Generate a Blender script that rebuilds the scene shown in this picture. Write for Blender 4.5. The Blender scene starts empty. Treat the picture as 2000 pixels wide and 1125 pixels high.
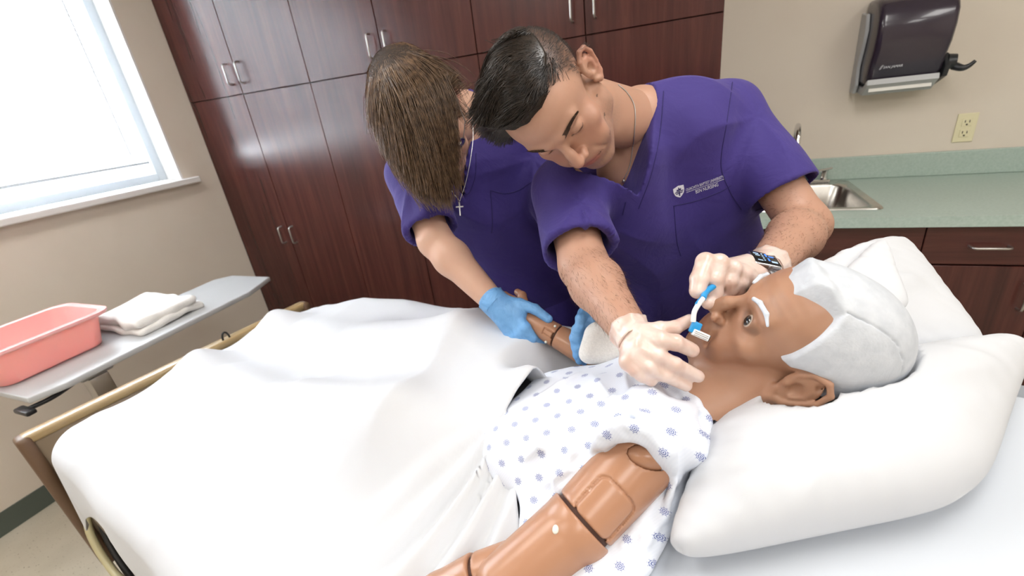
import bpy, bmesh, math, random
import numpy as np
from mathutils import Vector, Matrix
S = bpy.context.scene
COL = S.collection
# ------------------------------------------------------------------ camera
H = 1.481
F = 874.3
CAM = np.array([0.0, 0.0, H])
PITCH, YAW, ROLL = -0.40781088, 0.41202796, 0.13119727
def cam_axes():
    a, b, c = PITCH, YAW, ROLL
    Rz = np.array([[math.cos(b), -math.sin(b), 0], [math.sin(b), math.cos(b), 0], [0, 0, 1]])
    Rx = np.array([[1, 0, 0], [0, math.cos(a), -math.sin(a)], [0, math.sin(a), math.cos(a)]])
    Ry = np.array([[math.cos(c), 0, math.sin(c)], [0, 1, 0], [-math.sin(c), 0, math.cos(c)]])
    return Rz @ Rx @ Ry            # columns: right, forward, up
MC = cam_axes()
cd = bpy.data.cameras.new('camera'); cam = bpy.data.objects.new('camera', cd); COL.objects.link(cam)
cd.sensor_width = 36; cd.lens = 36 * F / 2000; cd.clip_start = 0.02; cd.clip_end = 60
m = Matrix.Identity(4)
for i in range(3):
    m[i][0] = MC[i][0]; m[i][1] = MC[i][2]; m[i][2] = -MC[i][1]; m[i][3] = CAM[i]
cam.matrix_world = m
S.camera = cam
cd.dof.use_dof = True; cd.dof.focus_distance = 0.74; cd.dof.aperture_fstop = 4.5
S.view_settings.view_transform = 'Standard'; S.view_settings.look = 'None'
S.view_settings.gamma = 1.0; S.view_settings.use_curve_mapping = False
S.view_settings.exposure = 0.12
# ------------------------------------------------------------------ world and large lights
W = bpy.data.worlds.new('sky'); S.world = W; W.use_nodes = True
wb = W.node_tree.nodes['Background']; wb.inputs[0].default_value = (0.86, 0.93, 1.0, 1); wb.inputs[1].default_value = 9.0
def area(name, loc, rot, sx, sy, power, color=(1, 1, 1)):
    l = bpy.data.lights.new(name, 'AREA'); l.shape = 'RECTANGLE'; l.size = sx; l.size_y = sy; l.energy = power; l.color = color
    o = bpy.data.objects.new(name, l); COL.objects.link(o); o.location = loc; o.rotation_euler = rot
    return o
CEIL = 2.74
LAMPS = [(-1.55, 0.35), (-1.55, -1.6), (0.45, 0.6), (0.45, -1.2), (2.0, 0.35), (2.0, -1.6)]
for i, (lx, ly) in enumerate(LAMPS):
    area('ceiling_lamp_light', (lx, ly, CEIL - 0.03), (0, 0, 0), 0.56, 1.16, 12.5, (1.0, 0.985, 0.96))
# daylight that comes in at the window, just outside the glass
area('window_daylight', (-2.98, 0.78, 1.95), (0, math.radians(-90), 0), 1.35, 1.65, 95, (0.86, 0.93, 1.0))

def P(px, py, d):
    """a point seen at pixel (px,py) of the 2000x1125 photograph, d metres deep"""
    return CAM + d * (MC @ np.array([(px - 1000) / F, 1.0, -(py - 562.5) / F]))
def PZ(px, py, z):
    r = MC @ np.array([(px - 1000) / F, 1.0, -(py - 562.5) / F]); return CAM + r * ((z - H) / r[2])
def PY(px, py, y):
    r = MC @ np.array([(px - 1000) / F, 1.0, -(py - 562.5) / F]); return CAM + r * (y / r[1])
def PX(px, py, x):
    r = MC @ np.array([(px - 1000) / F, 1.0, -(py - 562.5) / F]); return CAM + r * (x / r[0])

# ------------------------------------------------------------------ object helpers
def tag(o, label=None, cat=None, group=None, kind=None):
    if label: o['label'] = label
    if cat: o['category'] = cat
    if group: o['group'] = group
    if kind: o['kind'] = kind
    return o
def thing(name, label, cat, loc=(0, 0, 0), group=None, rotz=0.0):
    o = bpy.data.objects.new(name, None); COL.objects.link(o); o.empty_display_size = 0.05
    o.location = [float(v) for v in loc]; o.rotation_euler = (0, 0, rotz)
    return tag(o, label, cat, group)
def link(name, me, mat, parent=None, world=True):
    """link a mesh; when it has a parent its verts are given in world space (parents are not rotated)"""
    o = bpy.data.objects.new(name, me); COL.objects.link(o)
    if mat is not None:
        for mm in (mat if isinstance(mat, (list, tuple)) else [mat]): me.materials.append(mm)
    if parent is not None:
        o.parent = parent
        if world:
            root = Vector((0, 0, 0)); p = parent
            while p is not None:
                root += p.location; p = p.parent
            o.location = -root
    return o
def new_mesh(name, verts, faces, smooth=True):
    me = bpy.data.meshes.new(name)
    verts = np.asarray(verts, dtype=np.float32)
    fa = np.asarray(faces) if not isinstance(faces, list) else None
    if fa is not None and fa.ndim == 2:
        n, k = fa.shape
        me.vertices.add(len(verts)); me.vertices.foreach_set('co', verts.ravel())
        me.loops.add(n * k); me.loops.foreach_set('vertex_index', fa.astype(np.int32).ravel())
        me.polygons.add(n); me.polygons.foreach_set('loop_start', np.arange(0, n * k, k, dtype=np.int32))
        me.update(calc_edges=True); me.validate()
    else:
        me.from_pydata([tuple(map(float, v)) for v in verts], [], faces); me.update()
    if smooth: me.polygons.foreach_set('use_smooth', [True] * len(me.polygons))
    return me
def bm_mesh(name, bm, smooth=False, angle=None):
    bmesh.ops.recalc_face_normals(bm, faces=bm.faces)
    me = bpy.data.meshes.new(name); bm.to_mesh(me); bm.free()
    if smooth:
        me.polygons.foreach_set('use_smooth', [True] * len(me.polygons))
        me.set_sharp_from_angle(angle=math.radians(angle or 40))
    return me
def bx(bm, lo, hi, bev=0.0, seg=2):
    r = bmesh.ops.create_cube(bm, size=1.0)
    vs = r['verts']
    lo, hi = Vector(lo), Vector(hi)
    for v in vs:
        v.co = Vector([(lo[i] + hi[i]) / 2 + v.co[i] * (hi[i] - lo[i]) for i in range(3)])
    if bev > 0:
        es = list({e for v in vs for e in v.link_edges})
        bmesh.ops.bevel(bm, geom=es, offset=bev, segments=seg, affect='EDGES', profile=0.5)
def box(name, lo, hi, mat, parent=None, bev=0.0, seg=2):
    bm = bmesh.new(); bx(bm, lo, hi, bev, seg)
    me = bm_mesh(name, bm, bev > 0, 50)
    if bev > 0:      # broad faces stay flat, only the eased edges are smooth
        ar = [p.area for p in me.polygons]; big = max(ar) * 0.02
        for p, a_ in zip(me.polygons, ar):
            if a_ > big: p.use_smooth = False
    return link(name, me, mat, parent)
def tube_geo(pts, rad, n=10, caps=True):
    pts = [np.array(p, float) for p in pts]
    if not hasattr(rad, '__len__'): rad = [rad] * len(pts)
    V, Fc = [], []
    t0 = pts[1] - pts[0]; t0 /= np.linalg.norm(t0)
    up = np.array([0, 0, 1.0]) if abs(t0[2]) < 0.9 else np.array([1.0, 0, 0])
    u = np.cross(t0, up); u /= np.linalg.norm(u)
    for i, p in enumerate(pts):
        t = (pts[min(i + 1, len(pts) - 1)] - pts[max(i - 1, 0)]); t /= (np.linalg.norm(t) + 1e-12)
        u = u - t * (u @ t); u /= np.linalg.norm(u); w = np.cross(t, u)
        for k in range(n):
            a = 2 * math.pi * k / n
            V.append(p + rad[i] * (math.cos(a) * u + math.sin(a) * w))
    for i in range(len(pts) - 1):
        for k in range(n):
            Fc.append([i * n + k, i * n + (k + 1) % n, (i + 1) * n + (k + 1) % n, (i + 1) * n + k])
    if caps:
        Fc.append(list(range(n))[::-1]); Fc.append([(len(pts) - 1) * n + k for k in range(n)])
    return V, Fc
def tube(name, pts, rad, mat, parent=None, n=10, smooth=True):
    V, Fc = tube_geo(pts, rad, n)
    me = new_mesh(name, V, Fc, False)
    if smooth:
        me.polygons.foreach_set('use_smooth', [True] * len(me.polygons)); me.set_sharp_from_angle(angle=math.radians(50))
    return link(name, me, mat, parent)
def curve_pts(ctrl, n=12):
    """Catmull-Rom through control points"""
    c = [np.array(p, float) for p in ctrl]; c = [2 * c[0] - c[1]] + c + [2 * c[-1] - c[-2]]; out = []
    for i in range(1, len(c) - 2):
        for k in range(n):
            t = k / n
            out.append(0.5 * ((2 * c[i]) + (c[i + 1] - c[i - 1]) * t + (2 * c[i - 1] - 5 * c[i] + 4 * c[i + 1] - c[i + 2]) * t * t + (-c[i - 1] + 3 * c[i] - 3 * c[i + 1] + c[i + 2]) * t ** 3))
    out.append(c[-2]); return out
def prism(name, poly, z0, z1, mat, parent=None, bev=0.0):
    """vertical prism over a plan polygon"""
    bm = bmesh.new()
    vs = [bm.verts.new((p[0], p[1], z0)) for p in poly]; f = bm.faces.new(vs)
    r = bmesh.ops.extrude_face_region(bm, geom=[f])
    for v in r['geom']:
        if isinstance(v, bmesh.types.BMVert): v.co.z = z1
    if bev: bmesh.ops.bevel(bm, geom=list(bm.edges), offset=bev, segments=2, affect='EDGES', profile=0.5)
    return link(name, bm_mesh(name, bm, bev > 0, 50), mat, parent)

# ------------------------------------------------------------------ material helpers
def lin(c):
    return tuple(((v / 255) / 12.92 if v / 255 <= 0.04045 else (((v / 255) + 0.055) / 1.055) ** 2.4) for v in c)
class NT:
    def __init__(self, m): self.t = m.node_tree; self.b = self.t.nodes['Principled BSDF']
    def n(self, typ, **kw):
        x = self.t.nodes.new(typ)
        for k, v in kw.items(): setattr(x, k, v)
        return x
    def l(self, a, b): self.t.links.new(a, b)
    def math(self, op, a, b=None, c=None, clamp=False):
        x = self.n('ShaderNodeMath', operation=op, use_clamp=clamp)
        for i, v in enumerate((a, b, c)):
            if v is None: continue
            if isinstance(v, (int, float)): x.inputs[i].default_value = v
            else: self.l(v, x.inputs[i])
        return x.outputs[0]
    def noise(self, scale, detail=3, vec=None, rough=0.5, dist=0.0):
        x = self.n('ShaderNodeTexNoise'); x.inputs['Scale'].default_value = scale; x.inputs['Detail'].default_value = detail
        x.inputs['Roughness'].default_value = rough; x.inputs['Distortion'].default_value = dist
        if vec is not None: self.l(vec, x.inputs['Vector'])
        return x.outputs[0]
    def obj(self): return self.n('ShaderNodeTexCoord').outputs['Object']
    def mapping(self, vec, scale=(1, 1, 1), rot=(0, 0, 0), loc=(0, 0, 0)):
        x = self.n('ShaderNodeMapping'); self.l(vec, x.inputs[0]); x.inputs['Scale'].default_value = scale; x.inputs['Rotation'].default_value = rot; x.inputs['Location'].default_value = loc
        return x.outputs[0]
    def ramp(self, fac, stops):
        x = self.n('ShaderNodeValToRGB'); self.l(fac, x.inputs[0]); e = x.color_ramp.elements
        while len(e) < len(stops): e.new(0.5)
        for q, (p, c) in zip(e, stops): q.position = p; q.color = (*c, 1)
        return x.outputs[0]
    def mix(self, fac, a, b, mode='MIX'):
        x = self.n('ShaderNodeMix', data_type='RGBA', blend_type=mode)
        for i, v in ((0, fac), (6, a), (7, b)):
            if isinstance(v, (int, float)): x.inputs[i].default_value = v
            elif isinstance(v, tuple): x.inputs[i].default_value = (*v[:3], 1)
            else: self.l(v, x.inputs[i])
        return x.outputs[2]
    def bump(self, h, strength=0.3, dist=0.001, prev=None):
        x = self.n('ShaderNodeBump'); x.inputs['Strength'].default_value = strength; x.inputs['Distance'].default_value = dist
        self.l(h, x.inputs['Height'])
        if prev is not None: self.l(prev, x.inputs['Normal'])
        self.l(x.outputs[0], self.b.inputs['Normal']); return x.outputs[0]
def mat(name, col=(0.5, 0.5, 0.5), rough=0.5, metal=0.0, **kw):
    mm = bpy.data.materials.new(name); mm.use_nodes = True
    b = mm.node_tree.nodes['Principled BSDF']
    b.inputs['Base Color'].default_value = (*col, 1); b.inputs['Roughness'].default_value = rough; b.inputs['Metallic'].default_value = metal
    for k, v in kw.items(): b.inputs[k.replace('_', ' ')].default_value = v
    return mm
def noisy(name, c1, c2, scale, rough=0.5, metal=0.0, bump=0.0, bscale=None, bdist=0.0005, detail=4, **kw):
    mm = mat(name, c1, rough, metal, **kw); t = NT(mm); v = t.obj()
    n = t.noise(scale, detail, v)
    t.l(t.ramp(n, [(0.3, c1), (0.7, c2)]), t.b.inputs['Base Color'])
    if bump: t.bump(t.noise(bscale or scale, 3, v), bump, bdist)
    return mm
def wood(name, c1, c2, c3, rough=0.3, axis='z', gscale=1.0):
    mm = mat(name, c1, rough); t = NT(mm); v = t.obj()
    sc = {'z': (22, 22, 1.1), 'x': (1.1, 22, 22)}[axis]
    sc = tuple(q * gscale for q in sc)
    g = t.noise(1.0, 5, t.mapping(v, sc), 0.6, 0.6)
    fine = t.noise(1.0, 4, t.mapping(v, tuple(q * 6 for q in sc)), 0.7)
    c = t.ramp(g, [(0.30, c1), (0.52, c2), (0.75, c3)])
    c = t.mix(t.math('MULTIPLY', t.math('SUBTRACT', fine, 0.35, clamp=True), 0.9, clamp=True), c, tuple(q * 0.45 for q in c1))
    t.l(c, t.b.inputs['Base Color']); t.bump(fine, 0.03, 0.0002)
    return mm

# ------------------------------------------------------------------ signed-distance modelling (organic shapes)
def rot_between(a, b):
    a = a / np.linalg.norm(a); b = b / np.linalg.norm(b); v = np.cross(a, b); c = a @ b
    if c < -0.999: return -np.eye(3)
    K = np.array([[0, -v[2], v[1]], [v[2], 0, -v[0]], [-v[1], v[0], 0]]); return np.eye(3) + K + K @ K / (1 + c)
def lerp(a, b, t): return np.asarray(a) * (1 - t) + np.asarray(b) * t
def nv(v): v = np.asarray(v, float); return v / np.linalg.norm(v)
class Field:
    def __init__(s, lo, hi, h):
        s.lo = np.array(lo, float); s.h = h; s.n = np.ceil((np.array(hi) - s.lo) / h).astype(int) + 1
        s.F = np.full(s.n, 1.0, np.float32)
        s.ax = [(s.lo[i] + h * np.arange(s.n[i])).astype(np.float32) for i in range(3)]
    def sub(s, lo, hi):
        i0 = np.clip(np.floor((np.array(lo) - s.lo) / s.h).astype(int), 0, s.n); i1 = np.clip(np.ceil((np.array(hi) - s.lo) / s.h).astype(int) + 1, 0, s.n)
        sl = tuple(slice(a, b) for a, b in zip(i0, i1))
        return sl, s.ax[0][sl[0]][:, None, None], s.ax[1][sl[1]][None, :, None], s.ax[2][sl[2]][None, None, :]
    def all(s): return s.sub(s.lo, s.lo + s.h * s.n)
    def smin(s, sl, d, k):
        A = s.F[sl]
        if k <= 0: s.F[sl] = np.minimum(A, d); return
        hh = np.clip(0.5 + 0.5 * (A - d) / k, 0, 1); s.F[sl] = A * (1 - hh) + d * hh - k * hh * (1 - hh)
    def smax(s, sl, d, k):       # intersect with d
        A = s.F[sl]
        if k <= 0: s.F[sl] = np.maximum(A, d); return
        hh = np.clip(0.5 - 0.5 * (A - d) / k, 0, 1); s.F[sl] = A * (1 - hh) + d * hh + k * hh * (1 - hh)
    def ell_d(s, X, Y, Z, c, r, R):
        x, y, z = X - c[0], Y - c[1], Z - c[2]
        if R is not None:
            x, y, z = x * R[0][0] + y * R[1][0] + z * R[2][0], x * R[0][1] + y * R[1][1] + z * R[2][1], x * R[0][2] + y * R[1][2] + z * R[2][2]
        k0 = np.sqrt((x / r[0]) ** 2 + (y / r[1]) ** 2 + (z / r[2]) ** 2); k1 = np.sqrt((x / r[0] ** 2) ** 2 + (y / r[1] ** 2) ** 2 + (z / r[2] ** 2) ** 2) + 1e-9
        return (k0 * (k0 - 1) / k1).astype(np.float32)
    def ell(s, c, r, k=0.01, R=None, cut=False):
        c = np.asarray(c, float); r = np.broadcast_to(np.asarray(r, float), 3); m = max(r) + k * 1.5 + 2 * s.h
        sl, X, Y, Z = s.sub(c - m, c + m); d = s.ell_d(X, Y, Z, c, r, R)
        (s.smax(sl, -d, k) if cut else s.smin(sl, d, k)); return s
    def cone(s, a, b, ra, rb, k=0.01, cut=False, flat=None):
        """round cone a-b; flat=(normal, ratio) squashes it along a direction"""
        a = np.asarray(a, float); b = np.asarray(b, float); m = max(ra, rb) * (flat[1] if flat else 1) + k * 1.5 + 2 * s.h; m = max(m, max(ra, rb) + k * 1.5 + 2 * s.h)
        sl, X, Y, Z = s.sub(np.minimum(a, b) - m, np.maximum(a, b) + m)
        ab = b - a; L2 = ab @ ab + 1e-12
        t = np.clip(((X - a[0]) * ab[0] + (Y - a[1]) * ab[1] + (Z - a[2]) * ab[2]) / L2, 0, 1)
        x, y, z = X - (a[0] + t * ab[0]), Y - (a[1] + t * ab[1]), Z - (a[2] + t * ab[2])
        if flat:
            n = nv(flat[0]); q = x * n[0] + y * n[1] + z * n[2]; sc = 1 / flat[1] - 1
            x, y, z = x + n[0] * q * sc, y + n[1] * q * sc, z + n[2] * q * sc
        d = (np.sqrt(x * x + y * y + z * z) - (ra + (rb - ra) * t)).astype(np.float32)
        (s.smax(sl, -d, k) if cut else s.smin(sl, d, k)); return s
    def chain(s, pts, rad, k=0.006, flat=None):
        for i in range(len(pts) - 1): s.cone(pts[i], pts[i + 1], rad[i], rad[i + 1], k, flat=flat)
        return s
    def plane(s, p, n, k=0.0):      # keep the side the normal points away from
        sl, X, Y, Z = s.all(); n = nv(n); s.smax(sl, ((X - p[0]) * n[0] + (Y - p[1]) * n[1] + (Z - p[2]) * n[2]).astype(np.float32), k); return s
    def surf(s):
        """surface nets"""
        F_ = s.F; n = F_.shape; ins = F_ < 0
        c = np.zeros(tuple(q - 1 for q in n), np.uint8)
        for i in (0, 1):
            for j in (0, 1):
                for k in (0, 1): c += ins[i:n[0] - 1 + i, j:n[1] - 1 + j, k:n[2] - 1 + k]
        act = (c > 0) & (c < 8); idx = np.full(act.shape, -1, np.int64); I = np.argwhere(act); idx[act] = np.arange(len(I))
        acc = np.zeros((len(I), 3)); cnt = np.zeros(len(I))
        corner = {}
        for i in (0, 1):
            for j in (0, 1):
                for k in (0, 1): corner[(i, j, k)] = F_[I[:, 0] + i, I[:, 1] + j, I[:, 2] + k].astype(float)
        for axis in range(3):
            for u in (0, 1):
                for v in (0, 1):
                    p = [0, 0, 0]; o = [q for q in range(3) if q != axis]; p[o[0]] = u; p[o[1]] = v
                    q = list(p); q[axis] = 1; a = corner[tuple(p)]; b = corner[tuple(q)]; mk = (a < 0) != (b < 0)
                    t = np.where(mk, a / np.where(mk, a - b, 1), 0); add = np.zeros((len(I), 3)); add[:, o[0]] = u; add[:, o[1]] = v; add[:, axis] = t
                    acc += add * mk[:, None]; cnt += mk
        V = s.lo + s.h * (I + acc / cnt[:, None]); Fs = []
        for axis in range(3):
            o = [q for q in range(3) if q != axis]
            A = [slice(None)] * 3; B = [slice(None)] * 3; A[axis] = slice(0, n[axis] - 1); B[axis] = slice(1, n[axis])
            ch = ins[tuple(A)] != ins[tuple(B)]; E = np.argwhere(ch)
            E = E[(E[:, o[0]] > 0) & (E[:, o[1]] > 0) & (E[:, o[0]] < n[o[0]] - 1) & (E[:, o[1]] < n[o[1]] - 1)]
            inside = ins[E[:, 0], E[:, 1], E[:, 2]]
            def g(du, dv):
                q = E.copy(); q[:, o[0]] -= du; q[:, o[1]] -= dv; return idx[q[:, 0], q[:, 1], q[:, 2]]
            quad = np.stack([g(0, 0), g(1, 0), g(1, 1), g(0, 1)], 1)
            flip = inside if axis != 1 else ~inside
            quad[flip] = quad[flip][:, ::-1]; quad = quad[:, ::-1]; Fs.append(quad[(quad >= 0).all(1)][:, ::-1])
        return V, np.concatenate(Fs)
def fix_normals(me):
    bm = bmesh.new(); bm.from_mesh(me); bmesh.ops.recalc_face_normals(bm, faces=bm.faces); bm.to_mesh(me); bm.free()
def biggest(V, Q):
    lab = np.arange(len(V)); e = np.concatenate([Q[:, [0, 1]], Q[:, [1, 2]], Q[:, [2, 3]], Q[:, [3, 0]]])
    for _ in range(4000):
        m_ = np.minimum(lab[e[:, 0]], lab[e[:, 1]]); old = lab.copy(); np.minimum.at(lab, e[:, 0], m_); np.minimum.at(lab, e[:, 1], m_); lab = lab[lab]
        if (lab == old).all(): break
    u_, c_ = np.unique(lab, return_counts=True)
    if len(u_) == 1: return V, Q
    keep = lab == u_[np.argmax(c_)]; idx = np.cumsum(keep) - 1; return V[keep], idx[Q[keep[Q[:, 0]]]]
def sdf_mesh(name, fld, colf=None, disp=None, smooth=1):
    V, Q = biggest(*fld.surf())
    if smooth:      # Laplacian relax to take the grid out of the surface
        e = np.concatenate([Q[:, [0, 1]], Q[:, [1, 2]], Q[:, [2, 3]], Q[:, [3, 0]]])
        for _ in range(smooth):
            acc = np.zeros_like(V); np.add.at(acc, e[:, 0], V[e[:, 1]]); np.add.at(acc, e[:, 1], V[e[:, 0]])
            cn = np.bincount(e.ravel(), minlength=len(V))[:, None]; V = V * 0.4 + 0.6 * acc / np.maximum(cn, 1)
    if disp is not None: V = disp(V)
    me = new_mesh(name, V, Q); 
    if colf is not False:
        c = colf(V) if colf is not None else np.ones((len(V), 3)); a = me.color_attributes.new('tint', 'FLOAT_COLOR', 'POINT')
        a.data.foreach_set('color', np.concatenate([c, np.ones((len(c), 1))], 1).astype(np.float32).ravel())
    return me
def vnoise(P_, scale, seed=0, octaves=2):
    """cheap smooth 3-D noise on an array of points, about -1..1"""
    rng = np.random.default_rng(seed); out = np.zeros(len(P_)); amp = 1.0; tot = 0
    for o in range(octaves):
        for q in range(5):
            w = nv(rng.normal(size=3)) * scale * (0.6 + 0.8 * rng.random()) * 2 ** o; ph = rng.random() * 6.28
            w2 = nv(rng.normal(size=3)) * scale * 0.7 * 2 ** o
            out += amp * np.sin(P_ @ w + ph + 1.3 * np.sin(P_ @ w2 + ph * 2))
        tot += amp * 2.3; amp *= 0.5
    return out / tot

from mathutils.bvhtree import BVHTree
_bvh = {}
def bvh_of(o):
    if o.name not in _bvh:
        me = o.data; n = len(me.vertices); co = np.zeros(n * 3, np.float32); me.vertices.foreach_get('co', co); co = co.reshape(-1, 3)
        _bvh[o.name] = BVHTree.FromPolygons([tuple(map(float, v)) for v in co], [tuple(p.vertices) for p in me.polygons])
    return _bvh[o.name]
def on_surf(o, px, py, lift=0.0):
    """the point and normal where the sight line of a photo pixel meets an object's surface (mesh coordinates = world coordinates)"""
    d = nv(P(px, py, 1.0) - CAM); r = bvh_of(o).ray_cast(Vector(CAM), Vector(d))
    if r[0] is None: return None, None
    n_ = np.array(r[1]); n_ = n_ if n_ @ d < 0 else -n_
    return np.array(r[0]) + n_ * lift, n_
def conform(o, target, n_, lift=0.0008):
    """press a flat print onto a surface along -n_"""
    me = o.data; n = len(me.vertices); co = np.zeros(n * 3, np.float32); me.vertices.foreach_get('co', co); co = co.reshape(-1, 3).astype(float); b = bvh_of(target)
    for i in range(n):
        r = b.ray_cast(Vector(co[i] + n_ * 0.05), Vector(-n_))
        if r[0] is not None: co[i] = np.array(r[0]) + n_ * lift
    me.vertices.foreach_set('co', co.astype(np.float32).ravel()); me.update()
def surf_line(name, o, pix, rad, mt, parent, lift=0.0, n=6, sub=8):
    q = curve_pts([(a, b, 0) for a, b in pix], sub); pts = []
    for a in q:
        h_, nn = on_surf(o, a[0], a[1], lift)
        if h_ is not None: pts.append(h_)
    return tube(name, pts, rad, mt, parent, n)
# ------------------------------------------------------------------ materials
M = {}
M['wall'] = noisy('wall_vinyl', lin((222, 212, 198)), lin((217, 206, 192)), 3.0, 0.62, bump=0.25, bscale=260, bdist=0.0006)
M['ceil'] = mat('ceiling_white', lin((225, 222, 214)), 0.9)
M['floor'] = noisy('vinyl_tile', lin((206, 198, 180)), lin((190, 181, 162)), 9.0, 0.42, detail=8)
t = NT(M['floor']); v = t.obj()
spk = t.noise(70, 2, t.mapping(v, (1, 2.2, 1)))
c0 = t.ramp(t.noise(6, 6, v), [(0.3, lin((205, 197, 180))), (0.7, lin((192, 184, 166)))])
t.l(t.mix(t.math('MULTIPLY', t.math('SUBTRACT', spk, 0.64, clamp=True), 9, clamp=True), c0, lin((140, 128, 108))), t.b.inputs['Base Color'])
M['wood'] = wood('mahogany_laminate', lin((58, 26, 24)), lin((76, 36, 32)), lin((90, 46, 40)), 0.26)
M['woodx'] = wood('mahogany_laminate_cross', lin((58, 26, 24)), lin((76, 36, 32)), lin((90, 46, 40)), 0.26, 'x')
M['dark'] = mat('dark_carcass', lin((30, 14, 13)), 0.6)
M['nickel'] = mat('brushed_nickel', (0.55, 0.54, 0.52), 0.32, 1.0)
M['chrome'] = mat('chrome', (0.75, 0.75, 0.76), 0.08, 1.0)
M['steel'] = noisy('stainless_steel', (0.62, 0.60, 0.56), (0.52, 0.50, 0.47), 40, 0.26, 1.0)
M['counter'] = noisy('green_laminate', lin((176, 192, 183)), lin((162, 180, 170)), 120, 0.38, detail=5)
M['base'] = mat('cove_base', lin((83, 92, 84)), 0.45)
M['whitep'] = mat('white_paint', lin((228, 226, 224)), 0.45)
M['alum'] = mat('window_frame_alu', lin((205, 214, 222)), 0.4)
M['slat'] = mat('blind_slat', lin((250, 250, 248)), 0.5)
tt = NT(M['slat']); tt.b.inputs['Transmission Weight'].default_value = 0.0
tr = tt.n('ShaderNodeBsdfTranslucent'); tr.inputs[0].default_value = (0.95, 0.97, 1, 1); ms = tt.n('ShaderNodeMixShader'); ms.inputs[0].default_value = 0.55
out = [n for n in tt.t.nodes if n.type == 'OUTPUT_MATERIAL'][0]; tt.l(tt.b.outputs[0], ms.inputs[1]); tt.l(tr.outputs[0], ms.inputs[2]); tt.l(ms.outputs[0], out.inputs[0])
M['glass'] = mat('window_glass', (1, 1, 1), 0.0); M['glass'].node_tree.nodes['Principled BSDF'].inputs['Transmission Weight'].default_value = 1.0
M['smoke'] = mat('smoky_plastic', lin((52, 44, 58)), 0.22, 0.0, Coat_Weight=0.4)
t = NT(M['smoke'])
M['blackp'] = mat('black_plastic', lin((38, 40, 44)), 0.35)
M['greyp'] = mat('light_grey_plastic', lin((186, 188, 190)), 0.35)
M['paper'] = mat('paper', lin((236, 234, 228)), 0.8)
M['ivory'] = mat('ivory_plastic', lin((228, 220, 184)), 0.35)
M['slot'] = mat('slot_dark', lin((60, 52, 40)), 0.6)

XL, YC, YW, XR, YB = -2.72, 1.965, 2.606, 3.2, -3.2
# ------------------------------------------------------------------ shell
def struct(name, o): o['kind'] = 'structure'; return o
struct('floor', box('floor', (XL - 0.3, YB - 0.1, -0.12), (XR + 0.1, YW + 0.12, 0.0), M['floor']))
struct('ceiling', box('ceiling', (XL - 0.3, YB - 0.1, CEIL), (XR + 0.1, YW + 0.12, CEIL + 0.1), M['ceil']))
struct('w', box('wall_back', (XL, YW, 0), (XR, YW + 0.12, CEIL), M['wall']))
struct('w', box('wall_right', (XR, YB, 0), (XR + 0.1, YW, CEIL), M['wall']))
struct('w', box('wall_front', (XL, YB - 0.1, 0), (XR, YB, CEIL), M['wall']))
WY0, WY1, WZ0, WZ1 = -0.25, 1.760, 1.262, 2.42      # window opening
bm = bmesh.new(); XO = XL - 0.2
bx(bm, (XO, YB, 0), (XL, WY0, CEIL)); bx(bm, (XO, WY1, 0), (XL, YW + 0.12, CEIL)); bx(bm, (XO, WY0, 0), (XL, WY1, WZ0 - 0.03)); bx(bm, (XO, WY0, WZ1), (XL, WY1, CEIL))
struct('w', link('wall_left', bm_mesh('wall_left', bm), M['wall']))
# window: frame, glass, white reveals and a projecting sill, mini blind of separate slats
win = thing('window_1', None, None, (XL - 0.1, 0.75, WZ0)); win['kind'] = 'structure'
bm = bmesh.new()
bx(bm, (XL - 0.125, WY0, WZ0), (XL - 0.002, WY0 + 0.012, WZ1)); bx(bm, (XL - 0.125, WY1 - 0.012, WZ0), (XL + 0.001, WY1, WZ1)); bx(bm, (XL - 0.125, WY0, WZ1 - 0.012), (XL - 0.002, WY1, WZ1))
link('window_reveal', bm_mesh('window_reveal', bm), M['whitep'], win)
box('window_sill', (XL - 0.125, WY0 - 0.06, WZ0 - 0.034), (XL + 0.052, WY1 + 0.065, WZ0 - 0.002), M['whitep'], win, 0.006)
bm = bmesh.new(); fx0, fx1 = XL - 0.155, XL - 0.115
bx(bm, (fx0, WY0, WZ0), (fx1, WY0 + 0.06, WZ1), 0.004); bx(bm, (fx0, WY1 - 0.06, WZ0), (fx1, WY1 - 0.005, WZ1), 0.004)
bx(bm, (fx0, WY0 + 0.05, WZ0), (fx1, WY1 - 0.05, WZ0 + 0.045), 0.004); bx(bm, (fx0, WY0 + 0.05, WZ1 - 0.05), (fx1, WY1 - 0.05, WZ1), 0.004)
link('window_frame', bm_mesh('window_frame', bm, True), M['alum'], win)
box('pane', (XL - 0.142, WY0 + 0.05, WZ0 + 0.04), (XL - 0.136, WY1 - 0.05, WZ1 - 0.045), M['glass'], win)
bl = thing('window_blind', 'white mini blind lowered over the bright window above the sill', 'blind', (XL - 0.085, 0.7, WZ1 - 0.03))
BY0, BY1, BX = WY0 + 0.03, 1.665, XL - 0.085
box('head_rail', (BX - 0.018, BY0, WZ1 - 0.045), (BX + 0.018, BY1, WZ1 - 0.014), M['whitep'], bl, 0.003)
bm = bmesh.new(); ang = math.radians(58); hw = 0.0125
pv = []
for s_ in (-1, 0, 1):
    q = 0.0018 * (1 - s_ * s_)
    pv.append((s_ * hw * math.cos(ang) + q * math.sin(ang), -s_ * hw * math.sin(ang) + q * math.cos(ang)))
vv = [[bm.verts.new((x, y, z)) for x, z in pv] for y in (BY0 - 0.7, BY1 - 0.7)]
for k in range(2): bm.faces.new([vv[0][k], vv[0][k + 1], vv[1][k + 1], vv[1][k]])
r = bmesh.ops.solidify(bm, geom=list(bm.faces), thickness=0.0006)
sme = bm_mesh('slat', bm); sme.materials.append(M['slat'])
z = WZ0 + 0.135; k = 0
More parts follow.
